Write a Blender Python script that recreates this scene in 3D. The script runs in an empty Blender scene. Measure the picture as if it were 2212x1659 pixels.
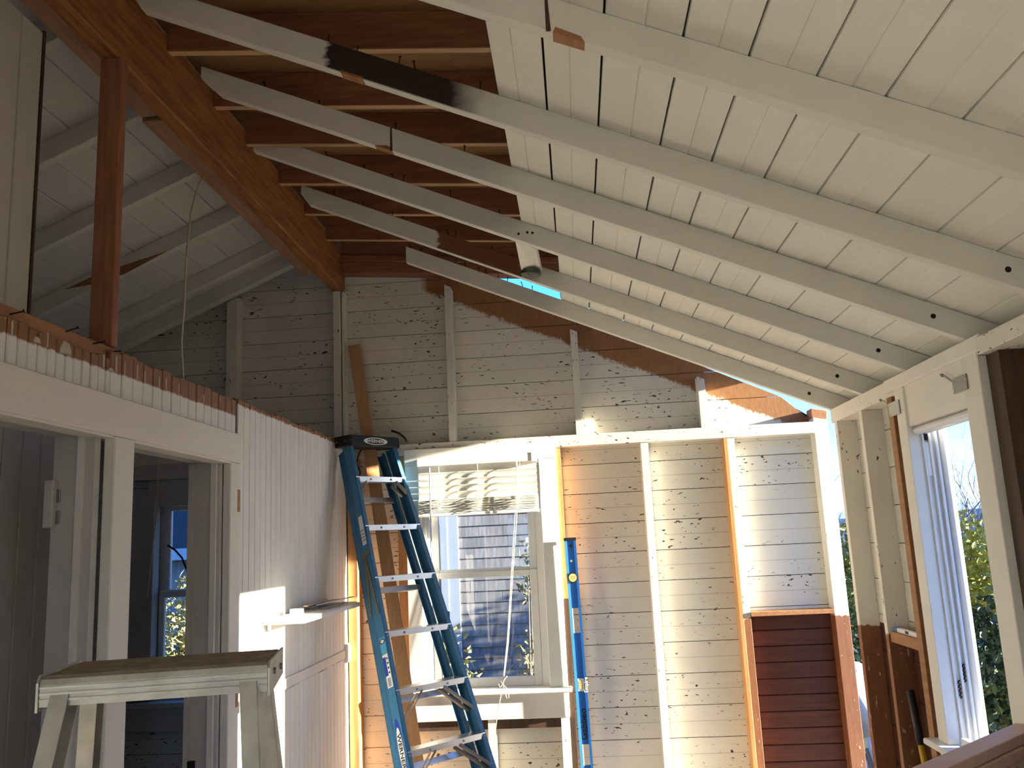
import bpy, bmesh, math, random
from mathutils import Vector, Matrix, Euler

random.seed(7)
S = bpy.context.scene
COL = S.collection

# ------------------------------------------------------------------ camera
F_PX = 1850.0
YAW, PITCH, ROLL = math.radians(-3.809), math.radians(10.384), math.radians(-2.711)
CAM = Vector((0, 0, 1.65))
_cy, _sy, _cp, _sp = math.cos(YAW), math.sin(YAW), math.cos(PITCH), math.sin(PITCH)
FW = Vector((_sy * _cp, _cy * _cp, _sp))
_r = Vector((_cy, -_sy, 0)); _u = _r.cross(FW)
RT = _r * math.cos(ROLL) + _u * math.sin(ROLL)
UP = -_r * math.sin(ROLL) + _u * math.cos(ROLL)
cam = bpy.data.cameras.new('camera'); camo = bpy.data.objects.new('camera', cam); COL.objects.link(camo)
m = Matrix((RT, UP, -FW)).transposed().to_4x4(); m.translation = CAM
camo.matrix_world = m
cam.sensor_fit = 'HORIZONTAL'; cam.sensor_width = 36; cam.lens = 36 * F_PX / 2212
cam.clip_start = 0.05; cam.clip_end = 300
S.camera = camo

def ray(x, y): return FW + RT * ((x - 1106) / F_PX) - UP * ((y - 829.5) / F_PX)
def onX(x, y, X): d = ray(x, y); return CAM + d * ((X - CAM.x) / d.x)
def onY(x, y, Y): d = ray(x, y); return CAM + d * ((Y - CAM.y) / d.y)
def onZ(x, y, Z): d = ray(x, y); return CAM + d * ((Z - CAM.z) / d.z)

# ------------------------------------------------------------------ light
w = bpy.data.worlds.new('sky'); S.world = w; w.use_nodes = True
nt = w.node_tree; nt.nodes.clear()
out = nt.nodes.new('ShaderNodeOutputWorld'); bg = nt.nodes.new('ShaderNodeBackground')
tc = nt.nodes.new('ShaderNodeTexCoord'); sx = nt.nodes.new('ShaderNodeSeparateXYZ')
rmp = nt.nodes.new('ShaderNodeValToRGB')
nt.links.new(tc.outputs['Generated'], sx.inputs[0]); nt.links.new(sx.outputs['Z'], rmp.inputs[0])
nt.links.new(rmp.outputs[0], bg.inputs[0]); nt.links.new(bg.outputs[0], out.inputs[0])
e = rmp.color_ramp.elements
e[0].position = 0.0; e[0].color = (0.42, 0.70, 1.0, 1)
e[1].position = 1.0; e[1].color = (0.05, 0.17, 0.55, 1)
for p, c in ((0.10, (0.22, 0.52, 1.0)), (0.28, (0.06, 0.27, 0.92)), (0.6, (0.06, 0.24, 0.75))):
    q = e.new(p); q.color = (*c, 1)
bg.inputs[1].default_value = .95

SUN_DIR = Vector((1.0, -0.148, 0.185)).normalized()      # towards the sun
sun = bpy.data.lights.new('sun', 'SUN'); suno = bpy.data.objects.new('sun', sun); COL.objects.link(suno)
suno.rotation_euler = (-SUN_DIR).to_track_quat('-Z', 'Y').to_euler()
suno.location = (12, -2, 6)
sun.energy = 9.5; sun.color = (1.0, 0.92, 0.74); sun.angle = math.radians(0.6)

S.view_settings.view_transform = 'Standard'; S.view_settings.look = 'None'
S.view_settings.gamma = 1.0; S.view_settings.use_curve_mapping = False
S.view_settings.exposure = 1.88

# ------------------------------------------------------------------ materials
def nodes(name):
    mt = bpy.data.materials.new(name); mt.use_nodes = True
    t = mt.node_tree; b = t.nodes['Principled BSDF']
    return mt, t, b
def L(t, a, b): t.links.new(a, b)
def mixc(t, fac, a, b):
    n = t.nodes.new('ShaderNodeMix'); n.data_type = 'RGBA'
    if isinstance(fac, (int, float)): n.inputs[0].default_value = fac
    else: L(t, fac, n.inputs[0])
    for v, k in ((a, 6), (b, 7)):
        if isinstance(v, (tuple, list)): n.inputs[k].default_value = (*v[:3], 1)
        else: L(t, v, n.inputs[k])
    return n.outputs[2]
def mth(t, op, a, b=None, c=None, clamp=False):
    n = t.nodes.new('ShaderNodeMath'); n.operation = op; n.use_clamp = clamp
    for i, v in enumerate((a, b, c)):
        if v is None: continue
        if isinstance(v, (int, float)): n.inputs[i].default_value = v
        else: L(t, v, n.inputs[i])
    return n.outputs[0]
def coords(t, scale=(1, 1, 1), kind='obj'):
    mp = t.nodes.new('ShaderNodeMapping'); mp.inputs['Scale'].default_value = scale
    if kind == 'obj':
        c = t.nodes.new('ShaderNodeTexCoord'); oi = t.nodes.new('ShaderNodeObjectInfo')
        va = t.nodes.new('ShaderNodeVectorMath'); va.operation = 'ADD'
        sc = t.nodes.new('ShaderNodeVectorMath'); sc.operation = 'SCALE'; sc.inputs[0].default_value = (7.3, 3.1, 5.7)
        L(t, oi.outputs['Random'], sc.inputs['Scale']); L(t, c.outputs['Object'], va.inputs[0]); L(t, sc.outputs[0], va.inputs[1])
        L(t, va.outputs[0], mp.inputs[0])
    else:
        g = t.nodes.new('ShaderNodeNewGeometry'); L(t, g.outputs['Position'], mp.inputs[0])
    return mp.outputs[0]
def noise(t, vec, scale, detail=3, rough=.55):
    n = t.nodes.new('ShaderNodeTexNoise'); n.inputs['Scale'].default_value = scale
    n.inputs['Detail'].default_value = detail; n.inputs['Roughness'].default_value = rough
    L(t, vec, n.inputs['Vector']); return n.outputs['Fac']
def ramp(t, fac, stops):
    n = t.nodes.new('ShaderNodeValToRGB'); L(t, fac, n.inputs[0]); el = n.color_ramp.elements
    while len(el) < len(stops): el.new(.5)
    for i, (p, c) in enumerate(stops):
        el[i].position = p; el[i].color = (*c, 1) if len(c) == 3 else c
    return n.outputs[0]
def step(t, v, lo, hi):
    n = t.nodes.new('ShaderNodeMapRange'); n.clamp = True
    L(t, v, n.inputs[0]); n.inputs[1].default_value = lo; n.inputs[2].default_value = hi
    return n.outputs[0]
def bump(t, b, h, strength=.3, dist=.004):
    n = t.nodes.new('ShaderNodeBump'); n.inputs['Strength'].default_value = strength; n.inputs['Distance'].default_value = dist
    L(t, h, n.inputs['Height']); L(t, n.outputs[0], b.inputs['Normal'])
def pos(t):
    g = t.nodes.new('ShaderNodeNewGeometry'); s = t.nodes.new('ShaderNodeSeparateXYZ'); L(t, g.outputs['Position'], s.inputs[0]); return s.outputs

AX = {'X': (1.2, 14, 14), 'Y': (14, 1.2, 14), 'Z': (14, 14, 1.2)}
def wood(name, c1, c2, axis='X', scale=3.0, rough=.65, knots=True, vary=.25):
    mt, t, b = nodes(name)
    v = coords(t, AX[axis]); n = noise(t, v, scale, 5, .6)
    col = mixc(t, step(t, n, .3, .72), c1, c2)
    if knots:
        k = noise(t, coords(t, tuple(s * .5 for s in AX[axis])), 1.4, 1)
        col = mixc(t, mth(t, 'MULTIPLY', step(t, k, .72, .78), .7), col, tuple(x * .25 for x in c1))
    oi = t.nodes.new('ShaderNodeObjectInfo')
    col = mixc(t, mth(t, 'MULTIPLY', oi.outputs['Random'], vary), col, tuple(x * .55 for x in c1))
    L(t, col, b.inputs['Base Color']); b.inputs['Roughness'].default_value = rough
    bump(t, b, n, .25, .002); return mt
def paint(name, c, rough=.55, var=.10, specks=0.0, bare=None, axis='X'):
    """bare(t, col) may put bare or stained wood where the paint has gone"""
    mt, t, b = nodes(name)
    n = noise(t, coords(t, (1, 1, 1)), 3.5, 4)
    col = mixc(t, step(t, n, .35, .75), c, tuple(x * (1 - var) for x in c))
    g = noise(t, coords(t, AX[axis]), 6, 3)
    col = mixc(t, mth(t, 'MULTIPLY', step(t, g, .55, .8), .12), col, tuple(x * .6 for x in c))
    oi = t.nodes.new('ShaderNodeObjectInfo')
    col = mixc(t, mth(t, 'MULTIPLY', oi.outputs['Random'], .16), col, tuple(x * .78 for x in c))
    if specks:
        sc = {'X': (1, 2.6, 2.6), 'Y': (2.6, 1, 2.6), 'Z': (2.6, 2.6, 1)}[axis]
        s1 = noise(t, coords(t, tuple(q * 26 for q in sc)), 1.0, 2, .5)
        s2 = noise(t, coords(t, (1, 1, 1)), 2.3, 2, .5)
        m1 = mth(t, 'MULTIPLY', step(t, s1, .735 - specks, .75 - specks), step(t, s2, .42, .52))
        col = mixc(t, m1, col, (.045, .03, .02))
    if bare: col = bare(t, col)
    L(t, col, b.inputs['Base Color']); b.inputs['Roughness'].default_value = rough
    bump(t, b, g, .18, .002); return mt
def plain(name, c, rough=.5, metal=0.0, var=.12, sc=8, bumpy=0.0, emit=None):
    mt, t, b = nodes(name)
    n = noise(t, coords(t), sc, 4)
    L(t, mixc(t, step(t, n, .35, .7), c, tuple(x * (1 - var) for x in c)), b.inputs['Base Color'])
    b.inputs['Roughness'].default_value = rough; b.inputs['Metallic'].default_value = metal
    if bumpy: bump(t, b, n, bumpy, .003)
    return mt

CREAM = (.79, .755, .66); WALLW = (.84, .825, .785)
BROWN = (.20, .085, .03); BROWN2 = (.36, .17, .07)

def bare_gable(t, col):
    p = pos(t)
    nz = noise(t, coords(t, (1, 1, 1), 'pos'), 6, 4); nf = noise(t, coords(t, (9, 1, 2.2), 'pos'), 9, 3)
    lim = mth(t, 'ADD', mth(t, 'MULTIPLY', p[0], .45), p[2])           # z + .45 x, constant along the rake
    lim = mth(t, 'ADD', lim, mth(t, 'MULTIPLY', mth(t, 'SUBTRACT', nz, .5), .12))
    lim = mth(t, 'ADD', lim, mth(t, 'MULTIPLY', mth(t, 'SUBTRACT', nf, .5), .07))
    f = mth(t, 'MULTIPLY', step(t, lim, 3.035, 3.06), step(t, p[0], -1.06, -1.0))
    bd = mth(t, 'ABSOLUTE', mth(t, 'SUBTRACT', mth(t, 'FRACT', mth(t, 'MULTIPLY', mth(t, 'SUBTRACT', p[2], 3.182 - 20 * .205), 1 / .205)), .5))
    col = mixc(t, mth(t, 'MULTIPLY', mth(t, 'SUBTRACT', 1.0, step(t, bd, .008, .016)), .42), col, (.25, .21, .16))     # bead down the middle of each board
    wd = mixc(t, nf, (.20, .085, .03), (.44, .21, .08))
    return mixc(t, f, col, wd)
def bare_beyondz(z0, z1=None, c1=(.16, .06, .025), c2=(.33, .13, .05), amp=.05):
    def f(t, col):
        p = pos(t); nz = noise(t, coords(t, (3, 3, 1), 'pos'), 12, 3)
        zz = mth(t, 'ADD', p[2], mth(t, 'MULTIPLY', mth(t, 'SUBTRACT', nz, .5), amp))
        wd = mixc(t, noise(t, coords(t, (8, 8, 1.5), 'pos'), 6, 4), c1, c2)
        wd = mixc(t, step(t, noise(t, coords(t, (6, 6, 2), 'pos'), 9, 3, .6), .66, .70), wd, (.62, .50, .38))
        a = step(t, zz, z0 - .004, z0 + .004) if z1 is None else None
        if z1 is None: return mixc(t, a, col, wd)
        return mixc(t, mth(t, 'SUBTRACT', 1.0, step(t, zz, z1 - .004, z1 + .004)), col, wd)
    return f
def bare_x(x0, x1, c1, c2, slant=0.0, amp=.12):
    def f(t, col):
        p = pos(t); nz = noise(t, coords(t, (1, 1, 2), 'pos'), 9, 4)
        xx = mth(t, 'ADD', p[0], mth(t, 'MULTIPLY', mth(t, 'SUBTRACT', nz, .5), amp))
        if slant: xx = mth(t, 'ADD', xx, mth(t, 'MULTIPLY', p[2], slant))
        a = mth(t, 'SUBTRACT', step(t, xx, x0 - .01, x0 + .01), step(t, xx, x1 - .07, x1 + .05), clamp=True)
        g = t.nodes.new('ShaderNodeNewGeometry'); sn = t.nodes.new('ShaderNodeSeparateXYZ'); L(t, g.outputs['True Normal'], sn.inputs[0])
        a = mth(t, 'MULTIPLY', a, step(t, sn.outputs['Z'], -.7, -.6))      # the bottom edge kept its paint
        wd = mixc(t, noise(t, coords(t, (2, 9, 9), 'pos'), 6, 4), c1, c2)
        return mixc(t, a, col, wd)
    return f

M = {}
M['gable'] = paint('cream_board_paint', CREAM, specks=.072, bare=bare_gable)
M['cream_z'] = paint('cream_stud_paint', CREAM, specks=.03, axis='Z')
M['cream_x'] = paint('cream_plate_paint', CREAM, specks=.075, axis='X', bare=None)
M['cream_y'] = paint('cream_plate_paint_y', CREAM, specks=.06, axis='Y')
M['stud_low'] = paint('cream_stud_over_brown', CREAM, specks=.04, axis='Z', bare=bare_beyondz(None, 1.07))
M['rwall'] = paint('cream_wall_board', CREAM, specks=.05, axis='Y')
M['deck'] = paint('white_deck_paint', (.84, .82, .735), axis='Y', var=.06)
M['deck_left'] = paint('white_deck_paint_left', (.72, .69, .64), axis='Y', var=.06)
M['raft'] = paint('white_rafter_paint', (.79, .775, .70), axis='X', var=.08)
M['raft5'] = paint('white_rafter_paint_charred', (.79, .775, .70), axis='X', bare=bare_x(-.84, -.30, (.012, .008, .006), (.05, .035, .025)))
M['raft2'] = paint('white_rafter_paint_bare', (.79, .775, .70), axis='X', bare=bare_x(-.72, -.17, (.14, .055, .02), (.26, .11, .04)))
M['wallw'] = paint('white_wall_paint', WALLW, axis='Z', var=.06)
M['trim'] = paint('white_trim_paint', (.84, .80, .74), axis='Y', var=.05)
M['trimz'] = paint('white_casing_paint', (.80, .77, .70), axis='Z', var=.06)
M['plank_hi'] = paint('white_plank_over_brown', WALLW, axis='Z', bare=bare_beyondz(2.303, None, (.17, .065, .022), (.36, .165, .06), .02))
M['plank_hi2'] = paint('white_plank_over_brown_far', WALLW, axis='Z', bare=bare_beyondz(2.362, None, (.17, .065, .022), (.36, .165, .06), .03))
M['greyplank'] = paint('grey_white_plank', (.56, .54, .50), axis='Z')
M['brownboard'] = wood('red_brown_board', (.075, .020, .007), (.14, .040, .013), 'X')
M['brownboard_y'] = wood('red_brown_board_y', (.055, .016, .006), (.11, .032, .012), 'Y')
M['new'] = wood('new_rafter_fir', (.22, .085, .035), (.36, .16, .075), 'X')
M['newlit'] = wood('new_rafter_fir_lit', (.50, .29, .14), (.66, .42, .22), 'X')  # lit copy of the rafter fir, light put into the colour
M['beam'] = wood('orange_beam_timber', (.19, .062, .016), (.48, .195, .055), 'Y', 3.2)
M['ledger'] = wood('ledger_timber', (.30, .15, .08), (.46, .27, .16), 'Y')
M['post'] = wood('post_timber', (.25, .09, .042), (.38, .16, .085), 'Z')
M['lumber'] = wood('planed_red_lumber', (.70, .46, .36), (.80, .58, .47), 'X', 1.5)
M['studraw'] = wood('raw_orange_stud', (.50, .22, .07), (.68, .36, .14), 'Z')
M['lean'] = wood('leaning_plank_wood', (.46, .235, .10), (.62, .35, .17), 'Z')
M['ply'] = wood('plywood_sheathing', (.24, .12, .045), (.36, .20, .08), 'X', 1.3)
M['oldwood'] = wood('old_bare_wood', (.30, .13, .05), (.46, .22, .09), 'Y')
M['darkwood'] = wood('dark_old_wood', (.045, .022, .012), (.09, .045, .02), 'Z')
M['boxmetal'] = plain('dark_green_grey_metal', (.10, .13, .12), .35, .8, var=.4, sc=20)
M['dark'] = plain('dark_gap', (.012, .01, .008), .9)
M['iron'] = plain('rusty_nail_iron', (.03, .022, .018), .7, .6)
M['floor'] = wood('floor_planks', (.68, .56, .43), (.78, .67, .54), 'Y', 2.0, .5)
M['plaster'] = plain('plaster_blob', (.62, .56, .46), .9, bumpy=.6)
M['blue'] = plain('blue_fibreglass', (.045, .185, .36), .38, var=.2, sc=30)
M['black'] = plain('black_plastic', (.012, .012, .013), .45)
M['alu'] = plain('aluminium_step', (.72, .71, .70), .34, .9)
M['aludirty'] = plain('weathered_aluminium', (.48, .47, .41), .45, .35, var=.35, sc=14)
M['alutop'] = plain('paint_spattered_aluminium', (.34, .27, .18), .6, .15, var=.6, sc=30, bumpy=.3)
M['steel'] = plain('galvanised_steel', (.30, .30, .29), .4, .8)
M['olive'] = plain('olive_spreader_bar', (.24, .21, .12), .5, .5)
M['label_white'] = plain('white_sticker', (.78, .78, .76), .5, var=.03)
M['label_blue'] = plain('blue_sticker', (.02, .06, .42), .4)
M['label_cyan'] = plain('light_blue_sticker', (.08, .38, .66), .4)
M['ink'] = plain('black_ink', (.01, .01, .012), .6)
M['lvl'] = plain('blue_level_enamel', (.012, .12, .42), .3, .2)
M['lvl2'] = plain('light_blue_level_edge', (.10, .42, .72), .3, .3)
M['vial'] = plain('yellow_vial', (.70, .52, .18), .15)
M['blind'] = plain('white_blind_slat', (.82, .80, .73), .4, var=.04)
M['cord'] = plain('cream_cord', (.84, .76, .58), .8, var=.05)
M['vinyl'] = plain('white_vinyl', (.80, .80, .80), .35, var=.03)
M['sash'] = plain('white_sash_paint', (.78, .77, .74), .45, var=.06)
M['wire'] = plain('pale_wire', (.66, .58, .46), .6)
M['yellow'] = plain('yellow_handle', (.62, .40, .03), .45)
M['bluepl'] = plain('blue_plastic', (.03, .20, .55), .4)
M['paper'] = plain('white_paper', (.82, .79, .73), .8, var=.05)
M['sliver'] = wood('wood_sliver', (.40, .28, .18), (.62, .48, .34), 'Y')
M['shingle'] = wood('grey_cedar_shingle', (.20, .19, .20), (.40, .37, .35), 'Z', 2.0, .85, False, .55)
M['asphalt'] = plain('dark_roof_shingle', (.035, .037, .045), .9, var=.5, sc=25, bumpy=.4)
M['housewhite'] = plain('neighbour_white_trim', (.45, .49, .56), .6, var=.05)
M['bark'] = plain('tree_bark', (.16, .13, .11), .9, var=.4, sc=20)
M['ground'] = plain('bare_ground', (.085, .075, .05), .95, var=.5, sc=3, bumpy=.5)

def glass():
    mt, t, b = nodes('window_glass')
    t.nodes.remove(b)
    o = t.nodes['Material Output']
    tr = t.nodes.new('ShaderNodeBsdfTransparent'); gl = t.nodes.new('ShaderNodeBsdfGlossy'); gl.inputs['Roughness'].default_value = .02
    lw = t.nodes.new('ShaderNodeLayerWeight'); lw.inputs[0].default_value = .25
    mx = t.nodes.new('ShaderNodeMixShader')
    tr.inputs[0].default_value = (.93, .95, .95, 1)
    L(t, mth(t, 'ADD', mth(t, 'MULTIPLY', lw.outputs['Fresnel'], .6), .02), mx.inputs[0]); L(t, tr.outputs[0], mx.inputs[1]); L(t, gl.outputs[0], mx.inputs[2]); L(t, mx.outputs[0], o.inputs[0])
    return mt
M['glass'] = glass()
def leafmat(name, c1, c2):
    mt, t, b = nodes(name)
    n = noise(t, coords(t), 6, 3)
    L(t, mixc(t, step(t, n, .35, .65), c1, c2), b.inputs['Base Color'])
    b.inputs['Roughness'].default_value = .55
    try: b.inputs['Transmission Weight'].default_value = 0
    except Exception: pass
    return mt
M['leaf'] = leafmat('bush_leaves', (.10, .13, .025), (.34, .32, .07))
M['leafshade'] = leafmat('shaded_bush_leaves', (.025, .045, .014), (.085, .11, .03))  # shade of the lower bushes put into the leaf colour
M['leafpale'] = leafmat('pale_bush_leaves', (.22, .22, .09), (.50, .44, .20))
M['grass'] = leafmat('grass_blades', (.05, .07, .02), (.16, .16, .05))
M['hill'] = plain('far_hill', (.42, .48, .56), .95)

# ------------------------------------------------------------------ mesh helpers
def mk(name, verts, faces, mat, parent=None, origin=None, smooth=False):
    """link one mesh object; vertices are given in world metres"""
    verts = [Vector(v) for v in verts]
    lo = Vector((min(v.x for v in verts), min(v.y for v in verts), min(v.z for v in verts)))
    hi = Vector((max(v.x for v in verts), max(v.y for v in verts), max(v.z for v in verts)))
    if origin is None:
        origin = (lo + hi) / 2 if parent is not None else Vector(((lo.x + hi.x) / 2, (lo.y + hi.y) / 2, lo.z))
    origin = Vector(origin)
    me = bpy.data.meshes.new(name); me.from_pydata([v - origin for v in verts], [], faces)
    bm = bmesh.new(); bm.from_mesh(me); bmesh.ops.recalc_face_normals(bm, faces=bm.faces); bm.to_mesh(me); bm.free()
    mats = mat if isinstance(mat, (list, tuple)) else [mat]
    for q in mats: me.materials.append(M[q])
    if smooth:
        for p in me.polygons: p.use_smooth = True
    o = bpy.data.objects.new(name, me); COL.objects.link(o)
    place(o, origin, parent); return o
WORLD = {}
def place(o, origin, parent):
    WORLD[o] = Vector(origin)
    if parent is not None:
        o.parent = parent; o.location = Vector(origin) - WORLD[parent]
    else: o.location = origin
def empty(name, loc, label=None, cat=None, group=None, kind=None):
    o = bpy.data.objects.new(name, None); COL.objects.link(o); o.location = loc; WORLD[o] = Vector(loc)
    o.empty_display_size = .1
    tag(o, label, cat, group, kind); return o
def tag(o, label=None, cat=None, group=None, kind=None):
    for k, v in (('label', label), ('category', cat), ('group', group), ('kind', kind)):
        if v: o[k] = v
    return o
BF = [(0, 1, 2, 3), (7, 6, 5, 4), (0, 4, 5, 1), (1, 5, 6, 2), (2, 6, 7, 3), (3, 7, 4, 0)]
def boxvf(a, b):
    (x0, y0, z0), (x1, y1, z1) = a, b
    v = [(x0, y0, z0), (x1, y0, z0), (x1, y1, z0), (x0, y1, z0), (x0, y0, z1), (x1, y0, z1), (x1, y1, z1), (x0, y1, z1)]
    return v, BF
def chamfer(v, f, r):
    bm = bmesh.new(); vs = [bm.verts.new(p) for p in v]
    for q in f: bm.faces.new([vs[i] for i in q])
    bmesh.ops.recalc_face_normals(bm, faces=bm.faces)
    bmesh.ops.bevel(bm, geom=list(bm.edges), offset=r, segments=1, affect='EDGES', profile=.5)
    bm.verts.index_update()
    V = [x.co.copy() for x in bm.verts]; Fc = [[x.index for x in q.verts] for q in bm.faces]; bm.free(); return V, Fc
def box(name, a, b, mat, parent=None, r=0.0, origin=None):
    a, b = [min(p, q) for p, q in zip(a, b)], [max(p, q) for p, q in zip(a, b)]
    v, f = boxvf(a, b)
    if r: v, f = chamfer(v, f, r)
    return mk(name, v, f, mat, parent, origin)
def prism(name, poly, axis, lo, hi, mat, parent=None, r=0.0, origin=None):
    """polygon of 2-D points pushed along an axis; poly in (x,z) for Y, (y,z) for X, (x,y) for Z"""
    def P(p, k): return {'Y': (p[0], k, p[1]), 'X': (k, p[0], p[1]), 'Z': (p[0], p[1], k)}[axis]
    n = len(poly); v = [P(p, lo) for p in poly] + [P(p, hi) for p in poly]
    f = [tuple(range(n)), tuple(range(2 * n - 1, n - 1, -1))] + [(i, (i + 1) % n, n + (i + 1) % n, n + i) for i in range(n)]
    if r: v, f = chamfer(v, f, r)
    return mk(name, v, f, mat, parent, origin)
def barvf(p, q, wv, hv):
    """bar from p to q; wv, hv are full cross-section vectors"""
    p, q, wv, hv = map(Vector, (p, q, wv, hv))
    v = [p - wv / 2 - hv / 2, p + wv / 2 - hv / 2, p + wv / 2 + hv / 2, p - wv / 2 + hv / 2]
    return v + [x + (q - p) for x in v], BF
def bar(name, p, q, wv, hv, mat, parent=None, r=0.0):
    v, f = barvf(p, q, wv, hv)
    if r: v, f = chamfer(v, f, r)
    return mk(name, v, f, mat, parent)
def tubevf(pts, r, n=6, taper=None):
    pts = [Vector(p) for p in pts]; V = []; Fc = []
    ref = Vector((.31, .53, .79))
    for i, p in enumerate(pts):
        d = (pts[min(i + 1, len(pts) - 1)] - pts[max(i - 1, 0)]).normalized()
        a = d.cross(ref).normalized(); b = d.cross(a)
        rr = r if taper is None else r + (taper - r) * i / (len(pts) - 1)
        for k in range(n):
            t = 2 * math.pi * k / n; V.append(p + (a * math.cos(t) + b * math.sin(t)) * rr)
    for i in range(len(pts) - 1):
        for k in range(n): Fc.append((i * n + k, i * n + (k + 1) % n, (i + 1) * n + (k + 1) % n, (i + 1) * n + k))
    Fc += [tuple(range(n - 1, -1, -1)), tuple(range((len(pts) - 1) * n, len(pts) * n))]
    return V, Fc
def tube(name, pts, r, mat, parent=None, n=6, taper=None):
    v, f = tubevf(pts, r, n, taper); return mk(name, v, f, mat, parent, smooth=True)
def join(*vf):
    V = []; Fc = []
    for v, f in vf:
        o = len(V); V += list(v); Fc += [tuple(i + o for i in q) for q in f]
    return V, Fc
def nail(p, d, parent, ln=.035, r=.0022):
    p = Vector(p); d = Vector(d).normalized()
    v, f = join(tubevf([p - d * .008, p + d * ln], r, 5), tubevf([p + d * (ln - .002), p + d * (ln + .001)], r * 2.2, 6))
    return mk('nail', v, f, 'iron', parent)
def text(name, s, mat, size, o, ex, ey, parent, depth=.0008, font_bold=True):
    """flat lettering: o centre, ex reading direction, ey up direction"""
    cu = bpy.data.curves.new(name, 'FONT'); cu.body = s; cu.size = size; cu.extrude = depth; cu.align_x = 'CENTER'; cu.align_y = 'CENTER'
    cu.resolution_u = 3; cu.offset = size * .018
    tmp = bpy.data.objects.new('tmp', cu); me = bpy.data.meshes.new_from_object(tmp)
    bpy.data.objects.remove(tmp); bpy.data.curves.remove(cu)
    ex = Vector(ex).normalized(); ey = Vector(ey).normalized(); ez = ex.cross(ey)
    vs = [Vector(o) + ex * v.co.x + ey * v.co.y + ez * v.co.z for v in me.vertices]; fs = [tuple(p.vertices) for p in me.polygons]
    bpy.data.meshes.remove(me)
    return mk(name, vs, fs, mat, parent)

# ================================================================== SETTING
def struct(name, loc=(0, 0, 0)): return empty(name, loc, kind='structure')
YB, YS = 6.09, 5.98            # gable boards, front faces of the gable studs
XP = -1.60                     # room face of the partition
XR, XRB = 1.62, 1.735          # room face of the right-hand studs, right-hand boards

# ---- floor
fl = struct('floor', (0, 2, 0))
x = -5.1
while x < 1.9:
    box('plank', (x, -3.0, -.03), (min(x + .137, 1.9), 6.2, 0), 'floor', fl); x += .14
box('subfloor', (-5.1, -3.0, -.10), (1.9, 6.2, -.031), 'darkwood', fl)

# ---- gable wall
wb = struct('wall_back', (0, YB, 0))
PITCH_B = .205; Z0B = 3.182
openings = [(-1.08, -.235, .655, 2.20), (-2.97, -2.15, .70, 2.04), (1.085, 1.72, -1, 1.095)]
crit = sorted({v for o in openings for v in o[2:4]})
def rake_r(z): return 1.789 - (z - 2.42) / .478
def rake_l(z): return (z - 3.83) / .435 - 2.0
for k in range(-16, 3):
    zs = [Z0B + PITCH_B * k + .0022, Z0B + PITCH_B * (k + 1) - .0022]
    if zs[0] > 3.80: continue
    zs[1] = min(zs[1], 3.83); zs[0] = max(zs[0], -.1)
    if zs[1] <= zs[0]: continue
    cuts = [zs[0]] + [c for c in sorted(crit + [3.66]) if zs[0] + .004 < c < zs[1] - .004] + [zs[1]]
    for za, zb_ in zip(cuts[:-1], cuts[1:]):
        ex = sorted((o[0], o[1]) for o in openings if o[2] < (za + zb_) / 2 < o[3])
        segs = []; cur = -5.1
        for p, q in ex:
            segs.append((cur, p)); cur = q
        segs.append((cur, 1.70))
        for xa, xb in segs:
            top = -1.70 if zb_ > 3.70 else 9
            ra, rb = min(xb, rake_r(za), top), min(xb, rake_r(zb_), top); la, lb = max(xa, rake_l(za)), max(xa, rake_l(zb_))
            if ra - la < .01: continue
            jit = random.uniform(-.0015, .0015)
            prism('board', [(la, za), (ra, za), (max(rb, lb + .001), zb_), (lb, zb_)], 'Y', YB + jit, YB + .02, 'gable', wb)
# dark building paper in the joints, behind the boards, with the window openings left open
for a, b in (((-5.1, -.1), (-2.97, 2.36)), ((-2.97, -.1), (-2.15, .70)), ((-2.97, 2.04), (-2.15, 2.36)), ((-2.15, -.1), (-1.08, 2.36)), ((-1.08, -.1), (-.235, .655)), ((-1.08, 2.20), (-.235, 2.36)), ((-.235, -.1), (1.70, 2.36))):
    box('building_paper', (a[0], YB + .0205, a[1]), (b[0], YB + .03, b[1]), 'dark', wb)
prism('building_paper', [(-5.1, 2.36), (1.70, 2.36), (1.70, 2.40), (1.60, 2.47), (-.78, 3.62), (-1.70, 3.72), (-1.70, 3.93), (-1.8, 3.91), (-5.1, 2.48)], 'Y', YB + .0205, YB + .03, 'dark', wb)
box('board', (-1.85, YB - .012, 3.80), (-1.625, YB + .008, 3.965), 'gable', wb)
# red-brown beaded panel in the bay beside the corner post
z = 1.083
while z > -.1:
    box('panel_board', (1.085, YB - .004 + random.uniform(-.001, .001), z - .101), (1.70, YB + .018, z), 'brownboard', wb, r=.004); z -= .1045
box('panel_cap', (1.118, YS - .012, 1.083), (1.664, YB, 1.112), 'oldwood', wb, r=.002)
# studs above and below the plate
def slant_stud(xa, xb, zb, top_l, top_r, mat='cream_z', y0=YS, y1=YB, name='stud'):
    return prism(name, [(xa, zb), (xb, zb), (xb, top_r), (xa, top_l)], 'Y', y0, y1, mat, wb, r=.002)
for xa, xb, zt in ((-.862, -.812, 3.505), (.035, .085, 3.112), (.902, .952, 2.713)):
    slant_stud(xa, xb, 2.362, zt + .012, zt - .012)
slant_stud(-1.69, -1.638, 2.362, 3.53, 3.53); slant_stud(-1.63, -1.612, 2.362, 3.52, 3.52, 'cream_z', YS + .02, YB)
slant_stud(-2.49, -2.41, 0, 3.49, 3.525)
slant_stud(.475, .527, 0, 2.28, 2.28, 'stud_low' if False else 'cream_z')
slant_stud(1.072, 1.118, 0, 2.28, 2.28, 'stud_low')
box('bare_stud', (1.044, YS - .004, 0), (1.071, YB, 2.28), 'studraw', wb, r=.002)
slant_stud(1.664, 1.757, 0, 2.39, 2.37, 'stud_low', YS, YB + .03, 'corner_post')
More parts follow.
